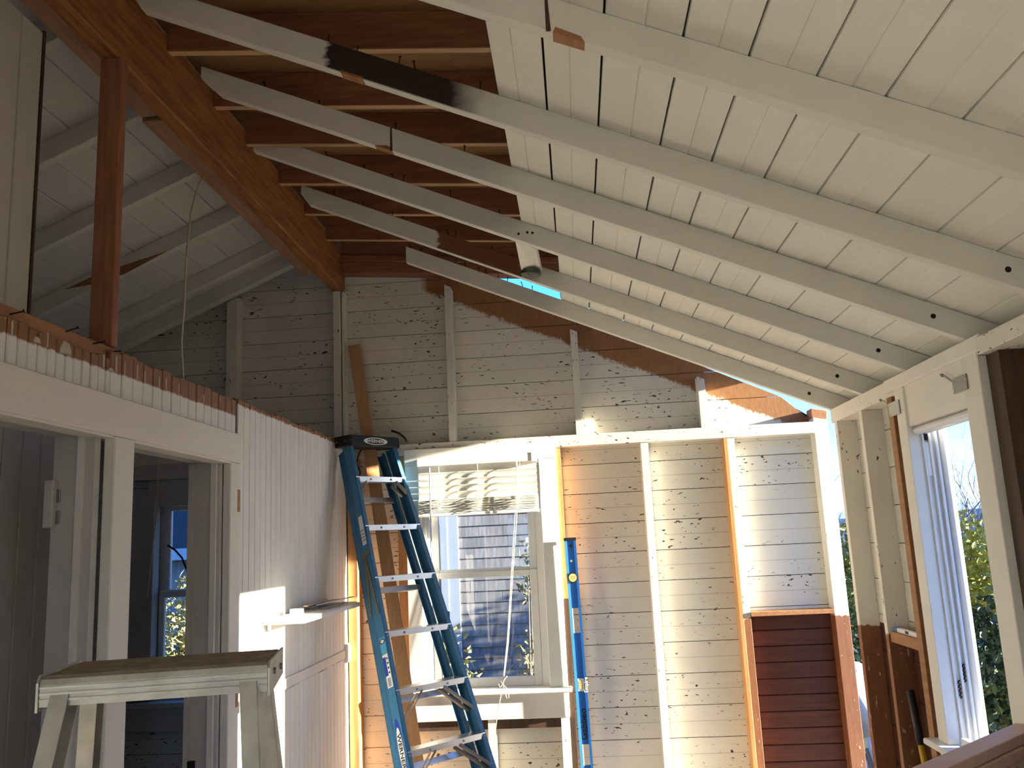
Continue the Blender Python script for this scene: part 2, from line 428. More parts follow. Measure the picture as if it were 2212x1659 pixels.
prism('broken_post_top', [(1.655, 2.392), (1.757, 2.372), (1.765, 2.43), (1.735, 2.44), (1.70, 2.445), (1.66, 2.455)], 'Y', YS + .004, YB + .02, 'oldwood', wb, r=.003)
box('plate', (-1.60, YS - .004, 2.281), (1.664, YB, 2.361), 'cream_x', wb, r=.003)
box('plate', (-5.1, YS, 2.30), (-1.78, YB, 2.362), 'cream_x', wb)
box('corner_stud', (-1.592, YS - .03, 0), (-1.530, YB, 2.281), 'studraw', wb, r=.003)
box('bare_stud', (-1.245, YS + .01, 0), (-1.183, YB, 2.281), 'studraw', wb)
box('bare_stud', (-.117, YS + .004, 1.25), (-.083, YB, 2.281), 'studraw', wb)
box('bare_stud', (-.117, YS + .004, 0), (-.083, YB, 1.25), 'darkwood', wb)
box('cripple_stud', (-.665, YS, 0), (-.615, YB, .50), 'cream_z', wb)
box('cripple_stud', (-.178, YS, 0), (-.12, YB, .50), 'cream_z', wb)
box('rough_sill', (-1.183, YS + .015, .425), (-.12, YB, .485), 'darkwood', wb)

# ---- gable window (room)
w1 = struct('window_1', (-.657, YS, .66))
YC = YS - .022
box('casing', (-1.179, YC, .685), (-1.078, YS + .05, 2.205), 'trimz', w1, r=.003)
box('casing', (-.238, YC, .685), (-.119, YS + .05, 2.205), 'trimz', w1, r=.003)
box('head_casing', (-1.183, YC - .002, 2.206), (-.117, YS + .05, 2.318), 'trimz', w1, r=.003)
box('stool', (-1.215, YC - .055, .655), (-.092, YB + .02, .684), 'trimz', w1, r=.006)
box('apron', (-1.185, YC, .49), (-.117, YS + .03, .654), 'trimz', w1, r=.003)
box('jamb', (-1.079, YS + .05, .685), (-1.045, YB + .12, 2.206), 'sash', w1)
box('jamb', (-.272, YS + .05, .685), (-.238, YB + .12, 2.206), 'sash', w1)
box('head_jamb', (-1.045, YS + .05, 2.17), (-.272, YB + .12, 2.206), 'sash', w1)
box('parting_bead', (-1.045, YS + .055, .685), (-1.03, YS + .075, 2.17), 'trimz', w1); box('parting_bead', (-.287, YS + .055, .685), (-.272, YS + .075, 2.17), 'trimz', w1)
def sash(par, x0, x1, z0, z1, y, st=.052, rail=.04, brail=.06, th=.035):
    s = empty('sash', ((x0 + x1) / 2, y, z0)); s.parent = par; s.location = WORLD[s] - WORLD[par]
    box('stile', (x0, y, z0), (x0 + st, y + th, z1), 'sash', s, r=.003); box('stile', (x1 - st, y, z0), (x1, y + th, z1), 'sash', s, r=.003)
    box('rail', (x0 + st, y, z0), (x1 - st, y + th, z0 + brail), 'sash', s, r=.003); box('rail', (x0 + st, y, z1 - rail), (x1 - st, y + th, z1), 'sash', s, r=.003)
    box('pane', (x0 + st - .005, y + th * .5, z0 + brail - .005), (x1 - st + .005, y + th * .5 + .003, z1 - rail + .005), 'glass', s)
sash(w1, -1.028, -.29, .685, 1.452, YS + .078)
sash(w1, -1.028, -.29, 1.412, 2.17, YS + .118)

# ---- gable window (far room)
w2 = struct('window_2', (-2.55, YS, .66))
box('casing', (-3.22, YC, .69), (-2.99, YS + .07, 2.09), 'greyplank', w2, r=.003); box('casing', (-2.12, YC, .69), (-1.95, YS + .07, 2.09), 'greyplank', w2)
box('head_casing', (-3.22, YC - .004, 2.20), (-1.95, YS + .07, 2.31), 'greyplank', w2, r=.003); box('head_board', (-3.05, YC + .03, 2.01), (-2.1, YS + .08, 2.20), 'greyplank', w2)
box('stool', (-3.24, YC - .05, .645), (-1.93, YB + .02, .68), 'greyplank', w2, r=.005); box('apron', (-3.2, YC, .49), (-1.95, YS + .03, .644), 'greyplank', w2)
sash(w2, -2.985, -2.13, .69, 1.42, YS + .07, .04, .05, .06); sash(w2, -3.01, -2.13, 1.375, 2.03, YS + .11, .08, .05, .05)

# ---- left-hand partition: two doorways, beadboard, header band
wl = struct('wall_left', (XP - .08, 4, 0))
XI = XP - .165
def planks(y0, y1, pitch, z0, ztop, mat, x=XP):
    y = y0
    while y < y1 - .01:
        ye = min(y + pitch, y1); zt = ztop + random.uniform(-.008, .006)
        v, f = boxvf((x - .018, y + .0022, z0), (x + random.uniform(-.0012, .0012), ye - .0022, zt))
        v, f = chamfer(v, f, .0035); mk('plank', v, f, mat, wl); y = ye
planks(.9, 2.842, .0478, 2.19, 2.352, 'plank_hi'); planks(2.842, 3.968, .0768, 2.19, 2.383, 'plank_hi')
planks(3.992, 5.955, .0768, .985, 2.388, 'plank_hi2'); planks(3.992, 5.955, .0768, 0, .93, 'wallw')
box('chair_rail', (XP - .018, 3.992, .931), (XP + .008, 5.98, .984), 'trim', wl, r=.003)
box('rail_block', (XP - .018, 5.86, .90), (XP + .022, 5.985, 1.02), 'trim', wl, r=.006)
box('end_plank', (XP - .02, 3.969, 2.19), (XP - .004, 3.991, 2.39), 'darkwood', wl)
box('top_board', (XP - .055, .9, 2.33), (XP - .02, 3.06, 2.398), 'oldwood', wl, r=.003)
box('wall_core', (XI + .02, .9, 2.095), (XP - .056, 3.99, 2.375), 'darkwood', wl)
box('wall_core', (XI + .02, 3.992, 0), (XP - .019, 5.98, 2.37), 'darkwood', wl)
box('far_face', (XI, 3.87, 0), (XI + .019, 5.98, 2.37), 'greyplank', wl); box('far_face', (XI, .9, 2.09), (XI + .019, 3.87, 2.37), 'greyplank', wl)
for yy, zz, d in ((2.32, 2.372, .2), (2.76, 2.385, .1), (2.86, 2.378, 0.0), (2.60, 2.388, .3)): nail((XP - .022, yy, zz), (.9, .35, .1 + d), wl, .04, .0028)
for yy, zz, rr in ((2.57, 2.315, .032), (2.42, 2.318, .016), (2.84, 2.31, .012)):
    v = []; f = []
    for i in range(5):
        for k in range(9):
            a = math.pi * k / 8; rad = rr * (1 - .04 * i) * math.sin(math.pi / 2 * (5 - i) / 5)
            v.append((XP + .003 * i, yy + rad * math.cos(a) * 1.0, zz - .01 + rad * math.sin(a) * 1.35 * random.uniform(.9, 1.1)))
    for i in range(4):
        for k in range(8): f.append((i * 9 + k, i * 9 + k + 1, (i + 1) * 9 + k + 1, (i + 1) * 9 + k))
    f.append(tuple(36 + k for k in range(9))); f.append(tuple(9 * i for i in range(5)) + tuple(9 * i + 8 for i in range(4, -1, -1)))
    mk('plaster_blob', v, f, 'plaster', wl)
for yy in (2.30, 2.47, 2.79, 2.87, 2.93, 3.02, 3.08, 3.19, 3.25, 3.36, 3.60):
    h = random.uniform(.035, .06); box('paint_drip', (XP - .002, yy, 2.306), (XP + .003, yy + random.uniform(.005, .009), 2.306 + h), 'plaster', wl, r=.001)
# doorways
XC = XP + .022
d1 = struct('door_1', (XP, 2.3, 0)); d2 = struct('door_2', (XP, 3.43, 0))
tr = tag(box('trim_1', (XP - .02, .9, 2.075), (XC, 3.992, 2.214), 'trim', None, r=.004), kind='structure')
box('lip', (XP - .06, .9, 2.066), (XC - .008, 3.88, 2.0745), 'trim', tr)
box('casing', (XP - .02, 2.852, 0), (XC, 2.985, 2.074), 'trimz', d1, r=.004)
box('jamb', (XI, 2.80, 0), (XP - .021, 2.835, 2.074), 'greyplank', d1); box('stop', (XP - .075, 2.786, 0), (XP - .055, 2.80, 2.074), 'trimz', d1)
box('head_jamb', (XI, .9, 2.074), (XP - .061, 2.84, 2.094), 'greyplank', d1)
box('jamb', (XI, 3.0, 0), (XP - .02, 3.02, 2.074), 'greyplank', d2)
for zz in (1.80, 1.87): 
    box('hinge', (XI + .002, 2.792, zz - .022), (XI + .032, 2.7995, zz + .022), 'steel', d1, r=.002)
box('latch_block', (XI - .012, 2.77, 1.765), (XI + .02, 2.80, 1.925), 'greyplank', d1, r=.003)
box('casing', (XP - .02, 3.872, 0), (XC - .004, 3.985, 2.074), 'trimz', d2, r=.004)
box('jamb', (XI, 3.846, 0), (XP - .021, 3.872, 2.074), 'greyplank', d2); box('stop', (XP - .06, 3.832, 0), (XP - .035, 3.846, 2.066), 'trimz', d2)
box('stop', (XI + .0, 3.83, .55), (XI + .02, 3.846, 2.066), 'greyplank', d2)
box('strike_plate', (XI + .022, 3.828, .735), (XI + .05, 3.8455, .775), 'iron', d2)
box('head_jamb', (XI, 2.985, 2.074), (XP - .061, 3.88, 2.094), 'greyplank', d2)
for z0_, z1_ in ((1.845, 1.95), (.97, 1.075)): box('hinge_mortise', (XC - .006, 3.955, z0_), (XC - .0025, 3.984, z1_), 'oldwood', d2)
# remnant of the upper partition and plank wall in the far room
up = struct('wall_left_upper', (-1.79, 1.7, 2.4))
y = .9
while y < 2.62:
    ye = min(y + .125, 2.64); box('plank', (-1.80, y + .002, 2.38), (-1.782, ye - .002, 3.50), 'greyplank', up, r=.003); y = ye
box('cut_edge', (-1.803, 2.641, 2.38), (-1.779, 2.652, 3.51), 'darkwood', up)
fw = struct('wall_far_room', (-2.62, 3.8, 0))
y = 2.6
while y < 4.75:
    box('plank', (-2.64, y + .003, 0), (-2.62, y + .142, 2.36), 'greyplank', fw, r=.004); y += .145
box('end_stud', (-2.66, 4.76, 0), (-2.60, 4.80, 2.36), 'darkwood', fw)
ll = struct('wall_far_left', (-5.1, 2, 0)); box('panel', (-5.15, -3, 0), (-5.1, 6.1, 2.45), 'greyplank', ll)
for yy in (.9, ): box('panel', (-1.75, -3, 0), (-1.60, yy, 2.40), 'wallw', ll)

# ---- right-hand wall
wr = struct('wall_right', (XRB, 3, 0))
W1A, W1B, W1Z0, W1Z1 = 3.545, 4.20, .66, 2.10
rw_open = [(W1A, W1B, W1Z0, W1Z1), (-1.5, -.6, -.2, 2.10)]
for k in range(-16, -3):
    za = max(Z0B + PITCH_B * k + .0022, -.1); zb_ = min(Z0B + PITCH_B * (k + 1) - .0022, 2.40)
    if zb_ <= za: continue
    cuts = [za] + [c for c in (.66, 2.10, 1.085) if za + .004 < c < zb_ - .004] + [zb_]
    for a, b in zip(cuts[:-1], cuts[1:]):
        mid = (a + b) / 2; ex = sorted((o[0] - .03, o[1] + .03) for o in rw_open if o[2] < mid < o[3]); cur = -3.0
        for p, q in ex + [(5.40, 9)]:
            if p - cur > .02: box('board', (XRB, cur, a), (XRB + .02, p, b), 'brownboard_y' if mid < 1.085 else 'rwall', wr)
            cur = q
for ya, yb_, za, zb_ in ((-3, -1.53, -.1, 2.4), (-.57, 3.515, -.1, 2.4), (4.23, 5.40, -.1, 2.4), (3.515, 4.23, -.1, .63), (3.515, 4.23, 2.13, 2.4), (-1.53, -.57, 2.10, 2.4)): box('sheathing', (XRB + .0205, ya, za), (XRB + .03, yb_, zb_), 'dark', wr)
def rstud(y0, y1, zt=2.277, mat='stud_low', x1=XRB, zb=0): return box('stud', (XR, y0, zb), (x1, y1, zt), mat, wr, r=.002)
rstud(5.325, 5.375); rstud(4.865, 4.91)
box('bare_stud', (XR - .004, 4.39, 0), (XRB, 4.455, 2.277), 'oldwood', wr, r=.002)
box('gap_back', (XRB - .012, 4.29, 0), (XRB - .002, 4.39, 2.277), 'darkwood', wr)
box('dark_stud', (XR + .01, 3.30, 0), (XRB, 3.40, 2.277), 'darkwood', wr); rstud(2.85, 2.9, mat='darkwood'); rstud(2.2, 2.25, mat='darkwood'); rstud(.62, .67); rstud(-.3, -.25); rstud(-2.2, -2.15)
box('plate', (XR - .004, 3.40, 2.277), (XRB + .02, 5.42, 2.362), 'cream_y', wr, r=.003)
box('plate', (XR - .03, -3.0, 2.277), (XRB + .02, 3.385, 2.345), 'cream_y', wr, r=.003)
box('plate_splice', (XR - .02, 3.386, 2.277), (XRB, 3.399, 2.36), 'darkwood', wr)
box('blocking', (XR + .01, 4.456, 1.03), (XRB, 4.864, 1.085), 'oldwood', wr, r=.002)
# window in the right-hand wall: sashes taken out, vinyl tracks left in the jamb
w3 = struct('window_3', (XR, 3.87, .66))
XCs = XR - .02
box('casing', (XCs, W1B - .005, .66), (XR + .03, 4.30, 2.30), 'trimz', w3, r=.003); box('casing', (XCs, 3.41, .60), (XR + .03, W1A + .01, 2.30), 'trimz', w3, r=.003)
box('head_casing', (XCs - .004, 3.37, 2.296), (XR + .03, 4.42, 2.36), 'trim', w3, r=.004)
box('head_board', (XCs + .012, W1A + .01, 2.10), (XR + .05, W1B - .005, 2.296), 'trim', w3)
pts = []
for k in range(9):
    a = math.pi * k / 8; pts.append((XCs + .035 - .03 * math.sin(a) * 1.0, 2.10 - .02 * math.cos(a) + .0))
prism('roller', [(p[0] + .02, p[1] - .02) for p in pts] + [(XR + .06, 2.06), (XR + .06, 2.10)], 'Y', W1A, W1B, 'vinyl', w3)
box('stool', (XCs - .05, 3.34, .632), (XR + .06, 4.36, .66), 'trimz', w3, r=.006); box('apron', (XCs, 3.40, .50), (XR + .02, 4.30, .631), 'trimz', w3, r=.003)
box('jamb', (XR + .03, W1B, .66), (XR + .155, W1B + .03, 2.10), 'vinyl', w3); box('jamb', (XR + .03, W1A - .03, .66), (XR + .155, W1A, 2.10), 'vinyl', w3)
box('head_jamb', (XR + .05, W1A, 2.10), (XR + .155, W1B, 2.13), 'vinyl', w3); box('sill', (XR + .06, W1A, .63), (XRB + .13, W1B, .668), 'vinyl', w3)
for xx, ww, dd in ((.04, .010, .014), (.068, .012, .020), (.094, .014, .026)):
    box('track', (XR + xx, W1B - dd, .67), (XR + xx + ww, W1B, 2.08), 'vinyl', w3, r=.003)
tube('track_bead', [(XR + .135, W1B - .012, .668), (XR + .135, W1B - .012, 2.09)], .022, 'vinyl', w3, 10)
box('balance_block', (XR + .05, W1B - .012, 1.86), (XR + .068, W1B, 2.02), 'vinyl', w3, r=.002); box('balance_slot', (XR + .05, W1B - .013, 2.03), (XR + .067, W1B - .002, 2.06), 'iron', w3)
for xx, zz in ((.059, .86), (.087, .93)): tube('balance_coil', [(XR + xx + .004 * math.sin(i * 2.1), W1B - .012 + .004 * math.cos(i * 2.1), zz + .006 * i) for i in range(14)], .0035, 'iron', w3, 5)
box('sash_stop', (XR + .02, W1B - .05, .66), (XR + .045, W1A, .70), 'vinyl', w3)
# unseen opening added further along the wall to brighten the foreground
for a, b in ((-1.5, -.6),):
    ww_ = struct('added_light_opening', (XR, (a + b) / 2, 0))
    box('casing', (XCs, a - .1, 0), (XR + .03, a, 2.27), 'trimz', ww_); box('casing', (XCs, b, 0), (XR + .03, b + .1, 2.27), 'trimz', ww_)
    box('head_casing', (XCs, a - .1, 2.10), (XR + .03, b + .1, 2.27), 'trimz', ww_); box('threshold', (XCs, a - .03, 0), (XRB + .05, b + .03, .02), 'trimz', ww_)
    box('mullion', (XR + .03, (a + b) / 2 - .02, .02), (XRB, (a + b) / 2 + .02, 2.10), 'sash', ww_)

wn = struct('wall_front', (0, -3, 0))
for xa, xb, za, zb_ in ((-5.1, -1.2, 0, 2.4), (.2, 1.75, 0, 2.4), (-1.2, .2, 2.05, 2.4)): box('panel', (xa, -3.05, za), (xb, -3.0, zb_), 'wallw', wn)
prism('gable_panel', [(-5.1, 2.401), (2.3, 2.401), (2.3, 3.66), (-1.6, 3.96)], 'Y', -3.05, -3.0, 'wallw', wn)

# ================================================================== ROOF
SL = .433
def zr(X, z0=2.365, s=SL): return z0 + s * (1.62 - X)           # bottom of the old rafters
# old deck, boards running the length of the house
ce = struct('ceiling', (0, 2, 2.4))
J = [-.195, -.017, .164, .379, .554, .73, .905, 1.097, 1.289, 1.477, 1.669, 1.85, 2.03]
th = .02
for i, (a, b) in enumerate(zip(J[:-1], J[1:])):
    y1 = 4.17 if i == 0 else 5.46
    g = .0035
    sub = [(a + g, (a + b) / 2 - .0012), ((a + b) / 2 + .0012, b - g)] if False else [(a + g, b - g)]
    for p, q in sub:
        dz = random.uniform(-.0015, .0015)
        z_ = lambda X: zr(X) + .112 + dz
        mid = (p + q) / 2 + random.uniform(-.01, .01)
        prism('board', [(p, z_(p) + .002), (p + .002, z_(p)), (mid - .0035, z_(mid)), (mid, z_(mid) + .004), (mid + .0035, z_(mid)), (q - .002, z_(q)), (q, z_(q) + .002), (q, z_(q) + th), (p, z_(p) + th)], 'Y', -3.0, y1 - random.uniform(0, .012), 'deck', ce)
# roofing felt above the deck keeps the joints dark
prism('roofing_felt', [(J[1], zr(J[1]) + .135), (2.0, zr(2.0) + .135), (2.0, zr(2.0) + .145), (J[1], zr(J[1]) + .145)], 'Y', -3.0, 5.455, 'dark', ce)
prism('roofing_felt', [(J[0], zr(J[0]) + .135), (J[1], zr(J[1]) + .135), (J[1], zr(J[1]) + .145), (J[0], zr(J[0]) + .145)], 'Y', -3.0, 4.16, 'dark', ce)

def rafter(name_mat, Y, xl, s, label, zplate=2.365, cut=None, wth=.045, dep=.112, xr=1.98, left_bevel=None):
    zb = lambda X: zplate + s * (1.62 - X)
    zt = lambda X: zr(X) + .1115                                   # upper edge lies under the deck
    poly = [(xl, zb(xl)), (xr, zb(xr)), (xr, zt(xr)), (xl, zt(xl))]
    if left_bevel: poly = [(xl + left_bevel, zb(xl + left_bevel)), (xr, zb(xr)), (xr, zt(xr)), (xl, zt(xl)), (xl, zb(xl) + dep * .45)]
    o = empty('old_rafter', (xr, Y, zb(xr)), label, 'rafter', 'old white rafters')
    prism('timber', poly, 'Y', Y, Y + wth, name_mat, o, r=.003)
    v, f = tubevf([(1.50, Y - .0006, zb(1.50) + .055), (1.50, Y + .004, zb(1.50) + .055)], .011, 10); mk('bolt_hole', v, f, 'dark', o)
    return o, zb
r1, z1 = rafter('raft', 5.412, -1.03, SL, 'old white rafter ending free near the gable wall, last before the open gap')
r2, z2 = rafter('raft2', 4.824, -1.555, SL, 'old white rafter with a bare brown stretch, passing behind the hanging round box', left_bevel=.05)
r3, z3 = rafter('raft', 4.158, -1.60, SL, 'old white rafter with three small bolt holes above the hanging white board')
r4, z4 = rafter('raft', 3.509, -1.60, SL, 'old white rafter with a chipped upright splice joint in its upper half', left_bevel=.09)
r5, z5 = rafter('raft5', 2.89, -1.60, SL, 'old white rafter with a long charred black stretch', left_bevel=.04)
r6, z6 = rafter('raft', 2.213, -1.60, SL, 'old white rafter with a brown splintered chip under its splice')
r7, z7 = rafter('raft', 1.56, -1.60, SL, 'old white rafter over the near end of the room')
for px_, py_ in ((1120, 505), (1139, 502), (1150, 503)):
    p = onY(px_, py_, 4.158); v, f = tubevf([p + Vector((0, -.0008, 0)), p + Vector((0, .003, 0))], .007, 8); mk('bolt_hole', v, f, 'dark', r3)
# splices and bare chips
p = onY(845, 290, 3.509); prism('splice_gap', [(p.x - .006, z4(p.x)), (p.x + .004, z4(p.x)), (p.x + .003, z4(p.x) + .11), (p.x - .003, z4(p.x) + .11)], 'Y', 3.507, 3.514, 'darkwood', r4)
prism('bare_chip', [(p.x - .075, z4(p.x - .075) - .0008), (p.x + .004, z4(p.x + .004) - .0008), (p.x + .004, z4(p.x) + .012), (p.x - .02, z4(p.x - .02) + .018)], 'Y', 3.5075, 3.549, 'oldwood', r4)
p = onY(1183, 40, 2.213); prism('splice_gap', [(p.x - .007, z6(p.x)), (p.x + .007, z6(p.x)), (p.x + .002, z6(p.x) + .11), (p.x - .006, z6(p.x) + .11)], 'Y', 2.211, 2.215, 'darkwood', r6)
prism('bare_chip', [(p.x + .012, z6(p.x + .012) - .0008), (p.x + .10, z6(p.x + .10) - .0008), (p.x + .09, z6(p.x + .09) + .014), (p.x + .02, z6(p.x + .02) + .02)], 'Y', 2.2115, 2.2575, 'oldwood', r6)
p = onY(755, 145, 2.89); prism('bare_chip', [(p.x - .035, z5(p.x - .035) - .0008), (p.x + .05, z5(p.x + .05) - .0008), (p.x + .05, z5(p.x + .05) + .008), (p.x - .035, z5(p.x - .035) + .008)], 'Y', 2.889, 2.936, 'oldwood', r5)
# bare strip along the deck beside the splintered rafter
prism('bare_strip', [(.05, zr(.05) + .108), (1.02, zr(1.02) + .108), (1.02, zr(1.02) + .113), (.05, zr(.05) + .113)], 'Y', 2.259, 2.278, 'oldwood', ce)
prism('bare_strip', [(1.03, zr(1.03) + .108), (1.6, zr(1.6) + .108), (1.6, zr(1.6) + .113), (1.03, zr(1.03) + .113)], 'Y', 2.259, 2.278, 'darkwood', ce)
# nails left standing on the rafters' upper edges
for (o, zf, Y, xs) in ((r1, z1, 5.412, [-1.0, -.93, -.82, -.70, -.63, -.55, -.50, -.42, -.36, -.26, -.2]), (r2, z2, 4.824, [-1.35, -1.18, -1.0, -.93, -.66, -.62, -.4]), (r3, z3, 4.158, [-1.2, -1.0, -.85, -.8, -.55, -.3]), (r4, z4, 3.509, [-1.3, -1.05, -.7, -.4]), (r5, z5, 2.89, [-.83, -.72, -.56, -.50, -.26])):
    for X in xs: nail((X, Y + random.uniform(.008, .03), zr(X) + .111), (random.uniform(-.3, .3), random.uniform(-.3, .2), 1), o, random.uniform(.02, .04), .0026)
# a stub of white board left under the gap, with a round electrical box screwed to it
a0, a1 = onY(1113, 520, 4.21), onY(1158, 538, 4.21); b0, b1 = onY(1129, 598, 4.75), onY(1169, 590, 4.75)
wd = Vector((a1.x - a0.x, 0, -.045))
hb = empty('hanging_board', ((a0.x + a1.x) / 2, 4.33, a0.z), 'short white board stub hanging between two rafters below the roof gap', 'board')
n_ = Vector((.4, 0, 1)).normalized() * .02
v = [a0, a1, b1, b0, a0 + n_, a1 + n_, b1 + n_, b0 + n_]; mk('board', v, BF, 'deck', hb)
eb = empty('electrical_box', (b0 + b1) / 2, 'round metal ceiling electrical box fixed under the hanging white board', 'electrical box')
c = onY(1147, 585, 4.66) - Vector((0, 0, .012)); nn = Vector((-.12, .0, -1)).normalized()
v, f = join(tubevf([c + nn * -.012, c + nn * .012], .057, 20)); mk('rim', v, f, 'boxmetal', eb)
v, f = tubevf([c + nn * .0122, c + nn * .0135], .046, 20); mk('cover', v, f, 'boxmetal', eb)
for a in range(3):
    q = c + Vector((.022 * math.cos(a * 2.1), .022 * math.sin(a * 2.1), 0)) + nn * .0136; v, f = tubevf([q, q + nn * .004], .006, 8); mk('screw', v, f, 'steel', eb)

# ---- ridge beam, ledger and post
rb = tag(box('ridge_beam', (-1.697, -3, 3.52), (-1.62, 6.06, 3.85), 'beam', None, r=.006), 'deep orange-brown ridge beam running the length of the roof', 'beam')
tag(box('ridge_ledger', (-1.80, 3.37, 3.535), (-1.699, 5.62, 3.80), 'ledger', None, r=.005), 'weathered timber ledger along the far side of the ridge beam, next to the gable', 'ledger')
tag(box('ridge_ledger', (-1.80, -3, 3.55), (-1.699, 3.36, 3.80), 'ledger', None, r=.005), 'weathered timber ledger along the ridge beam above the wooden post', 'ledger')
tag(box('wooden_post', (-1.695, 2.855, 2.398), (-1.607, 2.895, 3.521), 'post', None, r=.004), 'reddish brown timber post standing on the partition under the ridge beam', 'post')

# ---- new low-slope rafters and sheathing
def zn(X): return 3.772 - .08 * (X + 1.625)
NY = [2.80, 2.37, 3.225, 3.70, 4.10, 4.61, 5.09, 5.57]
NY.append(5.965)
ORD = ['lying on the gable headers', 'first from the gable headers', 'second from the gable headers', 'third from the gable headers', 'fourth from the gable headers', 'fifth from the gable headers', 'sixth from the gable headers', 'seventh from the gable headers', 'eighth from the gable headers']
for k, y in enumerate(sorted(NY, reverse=True)):
    xr_ = 2.25
    o = prism('new_rafter', [(-1.621, zn(-1.62)), (xr_, zn(xr_)), (xr_, zn(xr_) + .175), (-1.621, zn(-1.62) + .175)] if k else [(-1.621, 3.785), (xr_, 3.785 - .08 * (xr_ + 1.625)), (xr_, zn(xr_) + .175), (-1.621, zn(-1.62) + .175)], 'Y', y, y + .04, ['new', 'newlit'], None, r=.003)
    for pf in o.data.polygons:
        if pf.normal.z < -.9: pf.material_index = 1        # bounce light on the lower edge painted as paler fir
    tag(o, 'new red-brown level rafter hung from the ridge beam, ' + ORD[k] if k else 'new red-brown rafter ' + ORD[k] + ' at the end wall', 'rafter', 'new rafters')
for za, zb_, y0, lab in ((3.736, 3.784, 5.94, 'upper new timber header lying along the top of the gable wall'), (3.655, 3.735, 5.955, 'lower new timber header lying along the top of the gable wall')):
    d = lambda X: -.08 * (X + 1.625)
    tag(prism('gable_header', [(-1.62, za), (2.2, za + d(2.2)), (2.2, zb_ + d(2.2)), (-1.62, zb_)], 'Y', y0, y0 + .12, 'new', None, r=.003), lab, 'header')
cd = struct('ceiling_dormer', (0, 2, 3.9))
for i in range(-3, 6):
    for xa, xb in ((-1.70, -.45), (-.45, .78), (.78, 2.3)):
        y0 = i * 1.22 - .15; y1 = min(y0 + 1.22, 6.15)
        if y1 - y0 < .1: continue
        prism('plywood_sheet', [(xa, zn(xa) + .176), (xb, zn(xb) + .176), (xb, zn(xb) + .192), (xa, zn(xa) + .192)], 'Y', y0, y1, 'ply', cd)

# ---- left slope of the old roof
cl = struct('ceiling_left', (-3.3, 2, 3))
def zl(X): return 3.711 + .435 * (X + 2.0)
x = -1.78
while x > -5.1:
    a, b = x - .176 + .0025, x - .0025; dz = random.uniform(-.001, .001)
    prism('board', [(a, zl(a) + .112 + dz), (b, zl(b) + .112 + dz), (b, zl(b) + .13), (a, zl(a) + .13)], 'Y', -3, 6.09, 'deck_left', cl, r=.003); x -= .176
prism('roofing_felt', [(-5.1, zl(-5.1) + .135), (-1.69, zl(-1.69) + .135), (-1.69, zl(-1.69) + .145), (-5.1, zl(-5.1) + .145)], 'Y', -3, 6.1, 'dark', cl)
for y in (5.57, 4.93, 4.29, 3.65, 3.0, 2.36, 1.7, 1.06):
    a, b = -5.1, -1.802
    prism('rafter', [(a, zl(a)), (b, zl(b)), (b, zl(b) + .112), (a, zl(a) + .112)], 'Y', y, y + .045, 'raft', cl, r=.003)
prism('rake_rafter', [(-5.1, zl(-5.1)), (-1.802, zl(-1.802)), (-1.802, zl(-1.802) + .112), (-5.1, zl(-5.1) + .112)], 'Y', 5.90, 5.975, 'raft', cl, r=.003)
# torn-off paint on one left-hand rafter
q = [onY(px_, py_, 4.926) for px_, py_ in ((140, 625), (215, 590), (362, 542), (335, 556), (268, 592), (215, 610))]
v = [p for p in q] + [p + Vector((0, .003, 0)) for p in q]; n = len(q)
mk('bare_patch', v, [tuple(range(n)), tuple(range(2 * n - 1, n - 1, -1))] + [(i, (i + 1) % n, n + (i + 1) % n, n + i) for i in range(n)], 'oldwood', cl)

# ================================================================== OUTSIDE
gr = tag(mk('ground', [(-60, -40, -.62), (60, -40, -.62), (60, 90, -.62), (-60, 90, -.62)], [(0, 1, 2, 3)], 'ground'), kind='structure')

# ---- neighbouring shingled house, seen through the gable window
nh = empty('neighbour_house', (0, 10, -.62), 'grey cedar shingled house with a white framed window behind the gable window', 'house')
box('wall', (-3.4, 10.02, -.62), (2.3, 14, 2.9), 'shingle', nh)
row = .123; protos = []
for wv in (.12, .16, .2):
    v, f = boxvf((0, 0, 0), (wv, .02, row + .02)); v = [Vector(p) for p in v]
    for p in v:
        if p.z > row: p.y += .016
    protos.append((wv, v, f))
cache = {}
z = .0; r = 0
while z < 2.35:
    x = -1.37 - random.uniform(0, .1)
    while x < -.25:
        wv, v, f = random.choice(protos)
        xa = max(x, -1.37); key = wv
        if key not in cache:
            me = bpy.data.meshes.new('shingle'); me.from_pydata([(p.x - wv / 2, p.y, p.z) for p in v], [], f); me.materials.append(M['shingle']); cache[key] = me
        o = bpy.data.objects.new('shingle', cache[key]); COL.objects.link(o)
        place(o, (x + wv / 2, 9.985 + random.uniform(-.0005, .0005), z), nh); x += wv + .0015
    z += row
box('corner_board', (-1.50, 9.96, -.62), (-1.37, 10.03, 2.9), 'housewhite', nh, r=.005)
wn_ = mk('window', *boxvf((-1.95, 9.95, .9), (-1.50, 10.03, 1.97)), 'housewhite', nh)
box('pane', (-1.87, 9.945, 1.0), (-1.58, 9.9495, 1.88), 'asphalt', wn_)
prism('roof', [(-3.8, 2.8), (2.7, 2.8), (-.5, 3.9)], 'Y', 9.7, 14.2, 'asphalt', nh)
